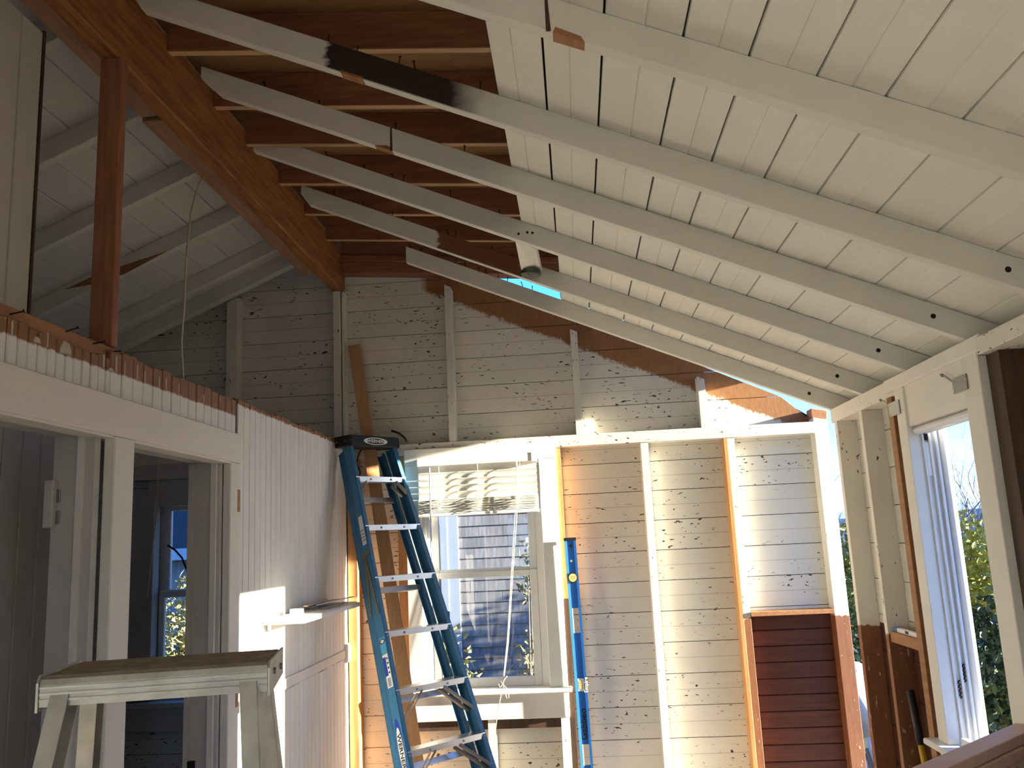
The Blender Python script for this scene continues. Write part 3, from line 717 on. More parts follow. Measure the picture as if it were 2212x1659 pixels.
# ---- low house with a dark roof, seen through the far room's window
h2 = empty('neighbour_shed', (-7, 13.5, -.62), 'low building with a dark shingled roof and pale eaves beyond the far window', 'house')
box('wall', (-6.85, 13.7, -.62), (-3.7, 17, 1.70), 'shingle', h2); box('eave', (-6.95, 13.4, 1.60), (-3.6, 13.7, 1.78), 'housewhite', h2)
mk('roof', [(-6.95, 13.4, 1.78), (-3.6, 13.4, 1.78), (-3.6, 17.2, 1.78), (-6.95, 17.2, 1.78), (-6.35, 15.3, 3.6), (-4.2, 15.3, 3.6)], [(0, 1, 5, 4), (1, 2, 5), (2, 3, 4, 5), (3, 0, 4), (0, 3, 2, 1)], 'asphalt', h2)

# ---- planting
def leaf_cloud(name, blobs, n, size, mat, parent, seed, up=.3):
    rnd = random.Random(seed); V = []; Fc = []
    tot = sum(b[3] * b[4] * b[5] for b in blobs)
    for (cx, cy, cz, rx, ry, rz) in blobs:
        k = int(n * rx * ry * rz / tot)
        for _ in range(k):
            d = Vector((rnd.gauss(0, 1), rnd.gauss(0, 1), rnd.gauss(0, 1))).normalized() * (rnd.random() ** .45)
            p = Vector((cx + d.x * rx, cy + d.y * ry, cz + d.z * rz))
            a = Vector((rnd.gauss(0, 1), rnd.gauss(0, 1), rnd.gauss(0, 1) + up)).normalized(); b = a.cross(Vector((rnd.random(), rnd.random(), rnd.random()))).normalized()
            s = size * rnd.uniform(.6, 1.3); w_ = s * .3
            i = len(V); c_ = a.cross(b) * s * .12
            V += [p, p + a * s * .5 + b * w_ + c_, p + a * s, p + a * s * .5 - b * w_ + c_]; Fc.append((i, i + 1, i + 2, i + 3))
    me = bpy.data.meshes.new(name); o0 = WORLD[parent]
    me.from_pydata([v - o0 for v in V], [], Fc); me.materials.append(M[mat])
    o = bpy.data.objects.new(name, me); COL.objects.link(o); place(o, o0, parent); return o
def bush(loc, blobs, n, size, mat, label, seed, stems=5, group=None):
    b = empty('bush', loc, label, 'bush', group); rnd = random.Random(seed)
    leaf_cloud('foliage', blobs, n, size, mat, b, seed)
    for i in range(stems):
        bl = blobs[i % len(blobs)]; q = Vector((bl[0] + rnd.uniform(-.5, .5) * bl[3], bl[1] + rnd.uniform(-.5, .5) * bl[4], bl[2] + rnd.uniform(-.2, .6) * bl[5]))
        p0 = Vector(loc) + Vector((rnd.uniform(-.15, .15), rnd.uniform(-.15, .15), 0)); mid = (p0 + q) / 2 + Vector((rnd.uniform(-.15, .15), rnd.uniform(-.15, .15), .1))
        tube('stem', [p0, mid, q], .018, 'bark', b, 5, .006)
    return b
bush((3.9, 8.3, -.62), [(3.9, 8.2, .15, .75, .8, .8), (4.5, 8.8, .35, .8, .7, .85), (3.45, 7.9, .0, .5, .6, .65)], 9000, .085, 'leafshade', 'dense green bush outside, its leaves coloured dark for shade, below the open right-hand window', 11)
bush((4.9, 11.2, -.62), [(4.5, 11.0, .85, .9, .9, .95), (4.15, 10.9, 1.6, .42, .5, .55), (5.6, 11.6, .75, .9, .9, .95), (4.0, 10.6, .8, .6, .6, .7)], 12000, .085, 'leaf', 'sunlit yellow-green bush outside beyond the right-hand window', 12)
bush((2.95, 9.4, -.62), [(2.95, 9.4, .5, .32, .4, 1.05), (3.0, 9.6, 1.2, .28, .4, .6)], 3500, .075, 'leaf', 'slim sunlit bush outside the open corner of the walls', 13)
bush((-1.35, 8.3, -.62), [(-1.35, 8.3, .25, .32, .3, .75), (-1.15, 8.4, -.1, .36, .3, .65)], 1300, .075, 'leafpale', 'thin twiggy bush against the shingled house, behind the window sash', 14, 9)
bush((-.55, 8.6, -.62), [(-.52, 8.6, .2, .16, .2, .6), (-.50, 8.6, 1.35, .1, .15, .35)], 420, .075, 'leafpale', 'narrow leafy shrub at the edge of the shingled house', 15, 5)
bush((-3.75, 8.2, -.62), [(-3.75, 8.2, .7, .35, .35, .8), (-3.6, 8.3, .2, .4, .3, .7)], 2600, .085, 'leafpale', 'pale sunlit leafy bush outside the far room window', 16, 6)

def tree(loc, h, seed, label, spread=.5):
    rnd = random.Random(seed); t = empty('bare_tree', loc, label, 'tree', 'bare trees'); parts = []
    def grow(p, d, ln, r, lev):
        n = 4; pts = [p]
        for i in range(n):
            d = (d + Vector((rnd.gauss(0, .12), rnd.gauss(0, .12), rnd.gauss(.03, .06)))).normalized(); p = p + d * ln / n; pts.append(p)
        parts.append((lev, tubevf(pts, r, 5 if lev < 2 else 3, r * .6)))
        if lev >= 4: return
        for i in range(3 if lev else 5):
            k = rnd.randint(1, n) if lev == 0 else rnd.randint(2, n)
            ang = rnd.uniform(0, 6.28); s = Vector((math.cos(ang), math.sin(ang), rnd.uniform(.2, .9)))
            grow(pts[k], (d * .6 + s * spread).normalized(), ln * rnd.uniform(.5, .72), r * .5, lev + 1)
    grow(Vector(loc), Vector((rnd.uniform(-.1, .1), 0, 1)), h * .42, .05, 0)
    v, f = join(*[q for l, q in parts if l == 0]); mk('trunk', v, f, 'bark', t)
    v, f = join(*[q for l, q in parts if l > 0]); tag(mk('branches', v, f, 'bark', t), kind='stuff')
tree((6.0, 14.2, -.62), 4.6, 21, 'bare branched tree beyond the right-hand window, tallest against the sky')
tree((7.0, 15.5, -.62), 4.3, 22, 'bare branched tree beyond the right-hand window, half hidden by the casing')
tree((4.2, 14.6, -.62), 4.5, 24, 'bare branched tree seen through the open corner of the walls')
tag(mk('hill', [(-20, 70, -1), (70, 60, -1), (70, 60, 2.4), (40, 62, 2.7), (26, 65, 2.9), (0, 68, 1.6), (-20, 70, 1.0), (-20, 90, -1), (70, 90, -1)], [(0, 1, 2, 3, 4, 5, 6), (7, 6, 5, 4, 3, 2, 8)], 'hill'), kind='structure')

# ================================================================== THINGS IN THE ROOM
# ---- unseen header added at the new rafters' outer ends to shade the upper gable
tag(box('added_shade_header', (2.252, -3.0, 2.88), (2.33, 6.12, zn(2.25) + .19), 'new', None), 'added unseen timber header outside, keeping the sun off the upper gable wall', 'header')
tag(box('dormer_post', (2.255, 6.02, -.62), (2.325, 6.11, 2.88), 'new', None), 'tall new timber post outside carrying the outer header', 'post')

# ---- blue stepladder, folded and leaned into the corner
PSI, LN, SP = .853, .377, .322
T_ = Vector((math.cos(PSI), math.sin(PSI), 0)); N_ = Vector((math.sin(PSI), -math.cos(PSI), 0))
P1 = Vector((-1.289, 5.698, 2.114)); DN = (N_ * LN + Vector((0, 0, -1))); DNn = DN.normalized()
Mv = T_.cross(DNn); Mv = Mv if Mv.dot(N_) > 0 else -Mv        # out of the ladder's face, towards the room
def LP(i, tt, dd): return P1 + DN * (SP * i) + T_ * tt + Mv * dd
def HW(i): return .174 + .0195 * i
foot = (P1.z) / SP - .02
ld = empty('stepladder', (LP(foot, 0, 0).x, LP(foot, 0, 0).y, 0), 'tall blue fibreglass stepladder folded and leaning in the corner by the window', 'ladder')
def channel(i0, i1, side, off, web, flange, th, mat, hw=HW, inset=0.0):
    """C-section rail between step numbers i0 and i1"""
    parts = []
    for (a0, a1, d0, d1) in ((0, th, 0, -web), (0, -flange, 0, -th), (0, -flange, -web + th, -web)):
        v = []
        for i in (i0, i1):
            b = hw(i) + .032 - inset
            for (q, d) in ((a0, d0), (a1, d0), (a1, d1), (a0, d1)): v.append(LP(i, side * (b + (q if q <= 0 else -q)), off + d))
        parts.append((v, [(0, 1, 2, 3), (7, 6, 5, 4), (0, 4, 5, 1), (1, 5, 6, 2), (2, 6, 7, 3), (3, 7, 4, 0)]))
    return join(*parts)
for sd in (-1, 1):
    v, f = channel(-.72, foot, sd, 0, .088, .030, .004, 'blue'); mk('front_rail', v, f, 'blue', ld)
    v, f = channel(-.70, foot - .12, sd, -.112, .060, .026, .004, 'blue', inset=.018); mk('rear_rail', v, f, 'blue', ld)
    v, f = barvf(LP(foot - .1, sd * (HW(foot) + .016), -.045), LP(foot + .03, sd * (HW(foot) + .016), -.045), T_ * .045, Mv * .1); mk('foot', v, f, 'black', ld)
for i in range(7):
    hw = HW(i) + .028
    a, b = LP(i, -hw, 0), LP(i, hw, 0)
    fh = Vector((0, 0, .028)); bk = Vector((-N_.x, -N_.y, 0)) * .082
    v1, f1 = barvf(a - Vector((0, 0, .016)) + Mv * .0, b - Vector((0, 0, .016)), Mv * .004, Vector((0, 0, .034)))
    v2, f2 = barvf(a + bk / 2, b + bk / 2, bk, Vector((0, 0, .004)))
    v3, f3 = barvf(a + bk - Vector((0, 0, .016)), b + bk - Vector((0, 0, .016)), Mv * .004, Vector((0, 0, .034)))
    v, f = join((v1, f1), (v2, f2), (v3, f3)); st = mk('step', v, f, 'alu', ld)
    for tt in (-.5, .45):
        q = LP(i, tt * HW(i), .002) - Vector((0, 0, .017)); vv, ff = tubevf([q, q + Mv * .004], .007, 8); mk('rivet', vv, ff, 'steel', st)
    for sd in (-1, 1):
        q = LP(i + .06, sd * (HW(i) + .018), 0); vv, ff = tubevf([q, q + Mv * .004], .006, 8); mk('rivet', vv, ff, 'steel', ld)
for i in (0, 4, 5, 6):
    for sd in (-1, 1):
        ln_ = .55 if i else .32
        for dd in (-.012, -.07):
            bar('brace', LP(i + .09, sd * HW(i) * (.35 if i else .70), dd), LP(i + ln_, sd * (HW(i + ln_) + .012), dd), T_ * .004 + Vector((0, 0, .012)), Mv * .02, 'steel', ld)
for i in (.30, 2.12, 4.1, 5.2):
    bar('rear_brace', LP(i, -HW(i), -.15), LP(i, HW(i), -.15), Mv * .02, DNn * .036, 'alu', ld)
for i0, tt, i1, dt in ((1.55, -.005, 2.62, -.012), (1.60, .0, 2.66, .018)):
    pa = LP(i0, -(HW(i0) + .036), -.05 + (0 if dt < 0 else .0)); pb = LP(i1, -(HW(i1) + .036), -.105 if dt < 0 else -.02)
    bar('spreader_bar', pa, pb, Mv * .022, T_ * .004, 'olive', ld, r=.0015)
bar('spreader_hinge', LP(1.56, -(HW(1.5) + .037), -.09), LP(1.50, -(HW(1.5) + .037), -.0), DNn * .03, T_ * .005, 'olive', ld)
# top cap with a bevelled front edge
ci = -.80; cc = LP(ci, 0, -.06); cc = Vector((cc.x, cc.y, 2.362)); hw = .214
poly = []
for a, b in ((-hw, -.10), (hw, -.10), (hw, .085), (hw - .02, .10), (-hw + .02, .10), (-hw, .085)): poly.append(cc + T_ * a + N_ * b)
v = [p - Vector((0, 0, .037)) for p in poly] + [p + Vector((0, 0, .037)) + (N_ * -.012 if k >= 2 else Vector()) for k, p in enumerate(poly)]
f = [(0, 1, 2, 3, 4, 5), (11, 10, 9, 8, 7, 6)] + [(k, (k + 1) % 6, 6 + (k + 1) % 6, 6 + k) for k in range(6)]
v, f = chamfer(v, f, .006); cap = mk('top_cap', v, f, 'black', ld)
fz = (N_ + Vector((0, 0, .15))).normalized(); fu = T_.cross(N_); fu = Vector((0, 0, 1)) - N_ * .15; fu.normalize()
fo = cc + N_ * .0965
def ellipse_ring(o, ex, ey, a, b, w0, n=40):
    V = []; F_ = []
    for k in range(n):
        t = 2 * math.pi * k / n; c_, s_ = math.cos(t), math.sin(t)
        wa = w0 * (1.0 + 1.6 * abs(c_) ** 6)
        V += [o + ex * a * c_ + ey * b * s_, o + ex * (a - wa * 2.0) * c_ + ey * (b - w0) * s_]
    for k in range(n):
        j = (k + 1) % n; F_.append((2 * k, 2 * j, 2 * j + 1, 2 * k + 1))
    return V, F_
def ellipse_disc(o, ex, ey, a, b, n=32): return [o + ex * a * math.cos(2 * math.pi * k / n) + ey * b * math.sin(2 * math.pi * k / n) for k in range(n)], [tuple(range(n))]
v, f = ellipse_ring(fo + fz * .0016, T_, fu, .098, .026, .006); mk('logo_ring', v, f, 'label_white', cap)
text('lettering', 'WERNER', 'label_white', .033, fo + fz * .0014, T_, fu, cap)
for a, b in ((-hw + .004, .02), (-hw + .004, -.02)): 
    q = cc + T_ * (-hw - .001) + N_ * (.05 if b > 0 else -.05); vv, ff = tubevf([q, q - T_ * .003], .008, 8); mk('rivet', vv, ff, 'steel', cap)
# stickers on the outer face of the near rail
def webpt(i, d): return LP(i, -(HW(i) + .0325), d)
def sticker(name, i0, i1, d0, d1, mat, lift=.0006):
    v = [webpt(i0, d0) - T_ * lift, webpt(i0, d1) - T_ * lift, webpt(i1, d1) - T_ * lift, webpt(i1, d0) - T_ * lift]
    return mk(name, v + [p + T_ * .0005 for p in v], BF, mat, ld)
sticker('white_sticker', .78, 1.34, -.012, -.055, 'label_white')
sticker('cyan_sticker', 3.06, 3.36, -.010, -.064, 'label_cyan'); sticker('white_sticker', 3.34, 3.92, -.010, -.064, 'label_white'); sticker('blue_sticker', 3.40, 3.72, -.034, -.066, 'label_blue', .0012)
WD = (webpt(5, 0) - webpt(4, 0)).normalized()
v, f = ellipse_disc(webpt(3.13, -.037) - T_ * .0012, WD, Mv, .016, .026); mk('logo_oval', v, f, 'ink', ld)
v, f = ellipse_disc(webpt(3.13, -.037) - T_ * .0016, WD, Mv, .010, .018); mk('logo_oval', v, f, 'label_white', ld)
for k in range(9):
    sticker('sticker_bar', 3.76 + .016 * k, 3.768 + .016 * k, -.02, -.052, 'ink', .0014)
for i in (3.42, 3.50, 3.58, 3.66): sticker('sticker_line', i, i + .03, -.014, -.028, 'ink', .0014)
for i in (1.05, 1.12, 1.18, 1.24): sticker('sticker_line', i, i + .02, -.016, -.05, 'steel', .0010)
oc = webpt(4.95, -.044)
v, f = ellipse_disc(oc - T_ * .0008, WD, Mv, .182, .030, 40); mk('logo_oval', v, f, 'label_blue', ld)
v, f = ellipse_disc(oc - T_ * .0014, WD, Mv, .130, .025, 40); mk('logo_oval', v, f, 'label_white', ld)
ey = Mv if WD.cross(Mv).dot(T_) < 0 else -Mv
text('lettering', 'WERNER', 'ink', .047, oc - T_ * .0018, WD, ey, ld)

# ---- plank leaning behind the ladder
pt = onY(765, 746, 6.02); pb = onY(893, 1600, 5.62); dr = (pt - pb).normalized(); pb = pb - dr * (pb.z / dr.z)
tag(bar('leaning_plank', pb + Vector((0, 0, .004)), pt, (Vector((1, .2, 0)).normalized() - dr * Vector((1, .2, 0)).normalized().dot(dr)) * .088, Vector((-.2, .98, 0)).normalized() * .038, 'lean', None, r=.002), 'bare wooden plank leaning on the gable wall behind the blue stepladder', 'plank')
tag(tube('black_cable', [onY(845, 930, 5.93), onY(862, 936, 5.95), onY(874, 946, 5.955), onY(879, 955, 5.96)], .008, 'black', None, 8), 'short black cable behind the blue stepladder cap', 'cable')
tag(tube('brown_cord', [onY(792, 958, 5.94), onY(776, 978, 5.94), onY(770, 1000, 5.94), onY(778, 1020, 5.94), onY(772, 1042, 5.94)], .006, 'darkwood', None, 6), 'thin dark brown cord looping behind the stepladder rails', 'cord')

# ---- spirit level leaning beside the window
lv = empty('spirit_level', (-.035, 5.93, 0), 'long blue box spirit level standing against the wall beside the window', 'level')
XA, XB, ZT = -.090, -.012, 1.655
def lvx(z): return .030 * (1 - z / ZT)      # leans a little
def lbox(name, x0, x1, y0, y1, z0, z1, mat, par=lv):
    v = [(x0 + lvx(z0), y0, z0), (x1 + lvx(z0), y0, z0), (x1 + lvx(z0), y1, z0), (x0 + lvx(z0), y1, z0), (x0 + lvx(z1), y0, z1), (x1 + lvx(z1), y0, z1), (x1 + lvx(z1), y1, z1), (x0 + lvx(z1), y1, z1)]
    return mk(name, v, BF, mat, par)
Y0_, Y1_ = 5.905, 5.935
lbox('edge_rail', XA, XA + .018, Y0_, Y1_, .0, ZT - .02, 'lvl2'); lbox('edge_rail', XB - .016, XB, Y0_, Y1_, .0, ZT - .02, 'lvl')
holes = [(1.03, 1.19), (.20, .33), (.66, .74)]
zc = 0.0
for a, b in sorted(holes) + [(ZT - .02, None)]:
    lbox('web', XA + .018, XB - .016, Y0_ + .008, Y1_ - .008, zc, a, 'lvl'); zc = b
for a, b in holes[:2]:
    lbox('hole_rim', XA + .018, XA + .024, Y0_ + .003, Y1_ - .003, a, b, 'label_white')
lbox('end_cap', XA - .003, XB + .003, Y0_ - .003, Y1_ + .003, ZT - .02, ZT, 'black')
lbox('block_vial', XA + .02, XB - .018, Y0_ + .004, Y1_ - .004, .66, .74, 'label_white'); lbox('vial_tube', XA + .028, XB - .026, Y0_ + .002, Y0_ + .006, .675, .725, 'vial')
q = Vector(((XA + XB) / 2 + lvx(1.39), Y0_ + .0, 1.39)); v, f = tubevf([q - Vector((0, .004, 0)), q + Vector((0, .02, 0))], .034, 24); mk('vial_ring', v, f, 'black', lv)
v, f = tubevf([q - Vector((0, .0065, 0)), q - Vector((0, .002, 0))], .027, 24); mk('vial_glass', v, f, 'vial', lv)
for dz in (-.006, .006): v, f = barvf(q + Vector((-.016, -.0068, dz)), q + Vector((.016, -.0068, dz)), Vector((0, .001, 0)), Vector((0, 0, .0015))); mk('vial_line', v, f, 'ink', lv)
for zz in (1.60, 1.50): q2 = Vector(((XA + XB) / 2 + lvx(zz), Y0_ + .007, zz)); v, f = tubevf([q2, q2 - Vector((0, .003, 0))], .008 if zz < 1.55 else .012, 12); mk('hang_hole', v, f, 'label_white' if zz < 1.55 else 'black', lv)
text('lettering', 'Empire', 'label_white', .034, ((XA + XB) / 2 + lvx(.70) + .034, Y0_ - .0012, .70), (0, 0, 1), (-1, 0, 0), lv)
text('lettering', 'Gabbeo', 'ink', .062, ((XA + XB) / 2 + lvx(.45), Y0_ + .0065, .455), (0, 0, 1), (-1, 0, 0), lv)

# ---- venetian blind on the gable window
bl = empty('window_blind', (-.665, YC, 1.84), 'half raised white venetian blind with tangled cords on the gable window', 'blind')
BX0, BX1 = -1.083, -.247; YBl = YC - .032
box('head_rail', (BX0, YC - .066, 2.185), (BX1, YC - .001, 2.245), 'blind', bl, r=.004)
box('rail_bracket', (BX1 - .038, YC - .07, 2.18), (BX1 + .002, YC - .001, 2.25), 'vinyl', bl, r=.003); box('cord_lock', (-.395, YC - .06, 2.178), (-.355, YC - .01, 2.186), 'steel', bl)
sl_me = None
def slat(z, tilt, par=bl):
    v = []
    for dy, dz in ((-.026, -.003), (-.013, .0005), (0, .0015), (.013, .0005), (.026, -.003)):
        y_ = dy * math.cos(tilt) - dz * math.sin(tilt); z_ = dy * math.sin(tilt) + dz * math.cos(tilt)
        v += [(BX0 + .004, YBl + y_, z + z_), (BX1 - .004, YBl + y_, z + z_)]
    n = len(v); v += [(x_, y_, z_ + .0025) for x_, y_, z_ in v]
    f = [(2 * k, 2 * k + 1, 2 * k + 3, 2 * k + 2) for k in range(4)] + [(n + 2 * k, n + 2 * k + 2, n + 2 * k + 3, n + 2 * k + 1) for k in range(4)]
    f += [(0, n, n + 1, 1), (n - 2, n - 1, 2 * n - 1, 2 * n - 2)] + [tuple(2 * k for k in range(5)) + tuple(n + 2 * k for k in range(4, -1, -1)), tuple(2 * k + 1 for k in range(5)) + tuple(n + 2 * k + 1 for k in range(4, -1, -1))]
    return mk('slat', v, f, 'blind', par)
for k in range(5): slat(2.16 - .045 * k, -1.38)
z = 1.957
while z > 1.865: slat(z, random.uniform(-.10, .04)); z -= .0052
box('bottom_rail', (BX0, YBl - .03, 1.838), (BX1, YBl + .028, 1.862), 'blind', bl, r=.004)
def tangle(cx, z0, n, seed, w_=.024, h_=.10):
    rnd = random.Random(seed); pts = []
    for i in range(n):
        u = i / (n - 1); pts.append((cx + w_ * math.sin(i * 1.9 + seed) * rnd.uniform(.5, 1.1), YBl - .045 + .012 * math.cos(i * 2.6), z0 - h_ * (u * .7 + .3 * (.5 + .5 * math.sin(i * .9 + seed)))))
    out_ = []
    for i in range(len(pts) - 1):
        p0, p1, p2, p3 = [Vector(pts[max(0, min(len(pts) - 1, i + k))]) for k in (-1, 0, 1, 2)]
        for s_ in range(5):
            t = s_ / 5; out_.append(.5 * (2 * p1 + (p2 - p0) * t + (2 * p0 - 5 * p1 + 4 * p2 - p3) * t * t + (3 * p1 - p0 - 3 * p2 + p3) * t ** 3))
    return out_
for cx, sd in ((-.93, 3), (-.66, 5), (-.39, 8)):
    tube('ladder_cord', [(cx, YBl - .03, 2.185), (cx + .003, YBl - .03, 2.08), (cx + .004, YBl - .032, 1.985)], .0022, 'cord', bl, 5)
    tube('tangled_cord', [Vector((cx + .004, YBl - .032, 1.985))] + tangle(cx, 1.97, 26, sd), .0022, 'cord', bl, 4)
tube('tilt_wand', [(-.99, YC - .08, 2.175), (-.992, YC - .082, 1.80), (-.995, YC - .085, 1.42)], .0055, 'vinyl', bl, 6)
pc = [onY(1117, 995, YC - .085), onY(1114, 1080, YC - .090), onY(1105, 1230, YC - .095), onY(1096, 1380, YC - .110), onY(1086, 1480, YC - .130), onY(1075, 1540, YC - .145), onY(1064, 1620, YC - .145), onY(1058, 1700, YC - .135)]
tube('pull_cord', pc, .0032, 'cord', bl, 5)
tube('pull_cord', [onY(1123, 995, YC - .085), onY(1116, 1120, YC - .085), onY(1108, 1235, YC - .090), onY(1098, 1390, YC - .105), onY(1088, 1470, YC - .130)], .0025, 'cord', bl, 5)
k0 = onY(1086, 1478, YC - .133)
tube('cord_bow', [k0 + Vector((x_, 0, z_)) for x_, z_ in ((0, 0), (.018, -.02), (.034, -.06), (.036, -.085), (.022, -.088), (.012, -.05), (0, 0), (-.012, .02), (-.028, .0), (-.02, -.02), (0, 0), (.012, .03), (.03, .05))], .003, 'cord', bl, 5)

# ---- wall shelf on the partition
sh = empty('wall_shelf', (XP, 4.95, 1.29), 'narrow white wall shelf on the partition holding thin wood slivers', 'shelf')
prism('board', [(XP + .002, 4.345), (XP + .212, 4.345), (XP + .215, 5.45), (XP + .16, 5.56), (XP + .002, 5.56)], 'Z', 1.292, 1.318, 'trim', sh, r=.003)
box('cleat', (XP + .002, 4.40, 1.262), (XP + .022, 5.55, 1.291), 'trim', sh)
rnd = random.Random(4)
for k in range(9):
    y0 = rnd.uniform(4.66, 4.95); x0 = XP + rnd.uniform(.04, .16); a = rnd.uniform(-.12, .12); ln_ = rnd.uniform(.35, .6); z0 = 1.3185 + .0044 * k
    o = bar('wood_sliver', (x0, y0, z0 + .0022), (x0 + ln_ * math.sin(a), min(y0 + ln_, 5.5), z0 + .0022 + rnd.uniform(0, .008)), (rnd.uniform(.018, .035), 0, 0), (0, 0, .004), 'sliver' if k % 3 else 'trim')
    tag(o, 'thin splintered wood sliver in the pile on the white wall shelf', 'wood sliver', 'wood slivers on the wall shelf')
pr = empty('paper_roll', (XP + .09, 4.60, 1.3185), 'small white roll of tape on the white wall shelf', 'tape roll')
v = []; f = []
for k in range(24):
    a = 2 * math.pi * k / 24
    for r_, z_ in ((.036, 0), (.036, .03), (.022, .03), (.022, 0)): v.append((XP + .09 + r_ * math.cos(a), 4.60 + r_ * math.sin(a), 1.3185 + z_))
for k in range(24):
    j = (k + 1) % 24
    for q in range(4): f.append((4 * k + q, 4 * j + q, 4 * j + (q + 1) % 4, 4 * k + (q + 1) % 4))
mk('roll', v, f, 'paper', pr)

# ---- weathered aluminium stepladder in the foreground
AL = empty('aluminium_stepladder', (-.755, 1.59, 0), 'weathered aluminium stepladder with a paint spattered top in front of the doorways', 'ladder')
ay = math.radians(13); at_ = Vector((math.cos(ay), math.sin(ay), 0)); an = Vector((math.sin(ay), -math.cos(ay), 0)); ac = Vector((-.757, 1.585, 1.46))
AW, AD = .185, .105
def AP(a, b, z): return ac + at_ * a + an * b + Vector((0, 0, z - 1.46))
def abar(name, p, q, w_, h_, mat, par=AL, r=.0): return bar(name, p, q, w_, h_, mat, par, r)
prof = [(-AD, -.045), (-AD, -.004), (-AD + .004, .0), (AD - .012, .0), (AD - .003, -.003), (AD, -.012), (AD, -.047), (AD - .004, -.047), (AD - .004, -.006), (-AD + .004, -.006), (-AD + .004, -.045)]
v = [AP(-AW, b, 1.46 + z_) for b, z_ in prof] + [AP(AW, b, 1.46 + z_) for b, z_ in prof]; n = len(prof)
top = mk('top_platform', v, [tuple(range(n)), tuple(range(2 * n - 1, n - 1, -1))] + [(i, (i + 1) % n, n + (i + 1) % n, n + i) for i in range(n)], 'aludirty', AL)
v, f = barvf(AP(-AW + .004, -.006, 1.4606), AP(AW - .004, -.006, 1.4606), an * (2 * AD - .02), Vector((0, 0, .0015))); mk('tread_surface', v, f, 'alutop', top)
for zz in (-.016, -.026, -.036):
    v, f = barvf(AP(-AW, AD + .0008, 1.46 + zz), AP(AW, AD + .0008, 1.46 + zz), an * .003, Vector((0, 0, .0035))); mk('ridge', v, f, 'aludirty', top)
for sd in (-1, 1):
    v = [AP(sd * (AW + .001), -AD - .002, 1.415), AP(sd * (AW + .001), -AD - .002, 1.464), AP(sd * (AW + .001), AD - .008, 1.464), AP(sd * (AW + .001), AD + .003, 1.452), AP(sd * (AW + .001), AD + .003, 1.405)]
    v += [p + at_ * sd * .004 for p in v]; end = mk('end_plate', v, [(0, 1, 2, 3, 4), (9, 8, 7, 6, 5)] + [(k, (k + 1) % 5, 5 + (k + 1) % 5, 5 + k) for k in range(5)], 'aludirty', top)
    for b, zz in ((.05, 1.44), (-.05, 1.435)): q = AP(sd * (AW + .005), b, zz); vv, ff = tubevf([q, q + at_ * sd * .004], .006, 8); mk('rivet', vv, ff, 'steel', end)
def leg(sd, front):
    z0, z1 = 1.425, .0; spread = .13; leanf = .46 if front else -.30
    b0 = (AD - .03) if front else (-AD + .03)
    p0 = AP(sd * (AW - .018), b0, z0); p1 = AP(sd * (AW - .018 + spread), b0 + leanf, z1 + .012)
    w_ = .062 if front else .045
    ang = at_ * sd; d = (p1 - p0).normalized(); dep = an - d * an.dot(d); dep.normalize(); lat = at_ - d * at_.dot(d); lat.normalize()
    lx = join(barvf(p0, p1, lat * .003, dep * w_), barvf(p0 - lat * sd * .014 + dep * w_ * .5, p1 - lat * sd * .014 + dep * w_ * .5, lat * .028, dep * .003), barvf(p0 - lat * sd * .014 - dep * w_ * .5, p1 - lat * sd * .014 - dep * w_ * .5, lat * .028, dep * .003))
    o = mk('front_leg' if front else 'rear_leg', *lx, 'aludirty', AL)
    v, f = barvf(p1 - d * .03, p1 + d * .01, lat * .035, dep * (w_ + .008)); mk('rubber_foot', v, f, 'black', o)
    return p0, p1
lg = {}
for sd in (-1, 1):
    for fr in (True, False): lg[sd, fr] = leg(sd, fr)
for k in range(1, 5):
    u = k * .275 / 1.425; a = lg[-1, True][0].lerp(lg[-1, True][1], u); b = lg[1, True][0].lerp(lg[1, True][1], u)
    abar('step', a, b, an * .085, Vector((0, 0, .022)), 'aludirty', AL, .003)
for u in (.35, .75):
    a = lg[-1, False][0].lerp(lg[-1, False][1], u); b = lg[1, False][0].lerp(lg[1, False][1], u); abar('rear_brace', a, b, an * .004, Vector((0, 0, .03)), 'aludirty')

# ---- planed lumber resting on the right-hand window stool
e1 = Vector((1.585, 3.495, .9)); dl = Vector((-.66, -.635, 0)).normalized(); pl = Vector((-dl.y, dl.x, 0)); pl = pl if pl.dot(Vector((1, -1, 0))) > 0 else -pl
for k, (zt, zb_, w_, sh_) in enumerate(((.898, .862, .085, 0), (.860, .822, .089, .006), (.820, .742, .038, .0), (.820, .742, .045, .043), (.740, .702, .089, 0), (.700, .662, .089, .004))):
    c0 = e1 + pl * (w_ / 2 + sh_) + dl * random.uniform(0, .015); zc = (zt + zb_) / 2
    p = Vector((c0.x, c0.y, zc)); q = p + dl * 2.3
    tag(bar('lumber_board', p, q, pl * w_, Vector((0, 0, zt - zb_)), 'lumber', None, r=.003), 'reddish lumber board, ' + ('topmost of the stack', 'second from the top of the stack', 'on edge inside, towards the corner,', 'on edge inside, facing the room,', 'second from the bottom of the stack', 'lowest of the stack')[k] + ' on the window stool', 'board', 'stacked lumber at the right-hand window')
for dist in (1.55, ):
    c0 = e1 + pl * .045 + dl * dist; sw = empty('sawhorse', (c0.x, c0.y, 0), 'low wooden sawhorse under the stack of new lumber', 'sawhorse')
    bar('beam', Vector((c0.x, c0.y, .642)) - pl * .3, Vector((c0.x, c0.y, .642)) + pl * .3, dl * .04, Vector((0, 0, .04)), 'lean', sw)
    for a in (-1, 1):
        for b in (-1, 1): bar('leg', Vector((c0.x, c0.y, .63)) + pl * .24 * a, Vector((c0.x, c0.y, .01)) + pl * .28 * a + dl * .2 * b, pl * .04, dl * .06, 'lean', sw)

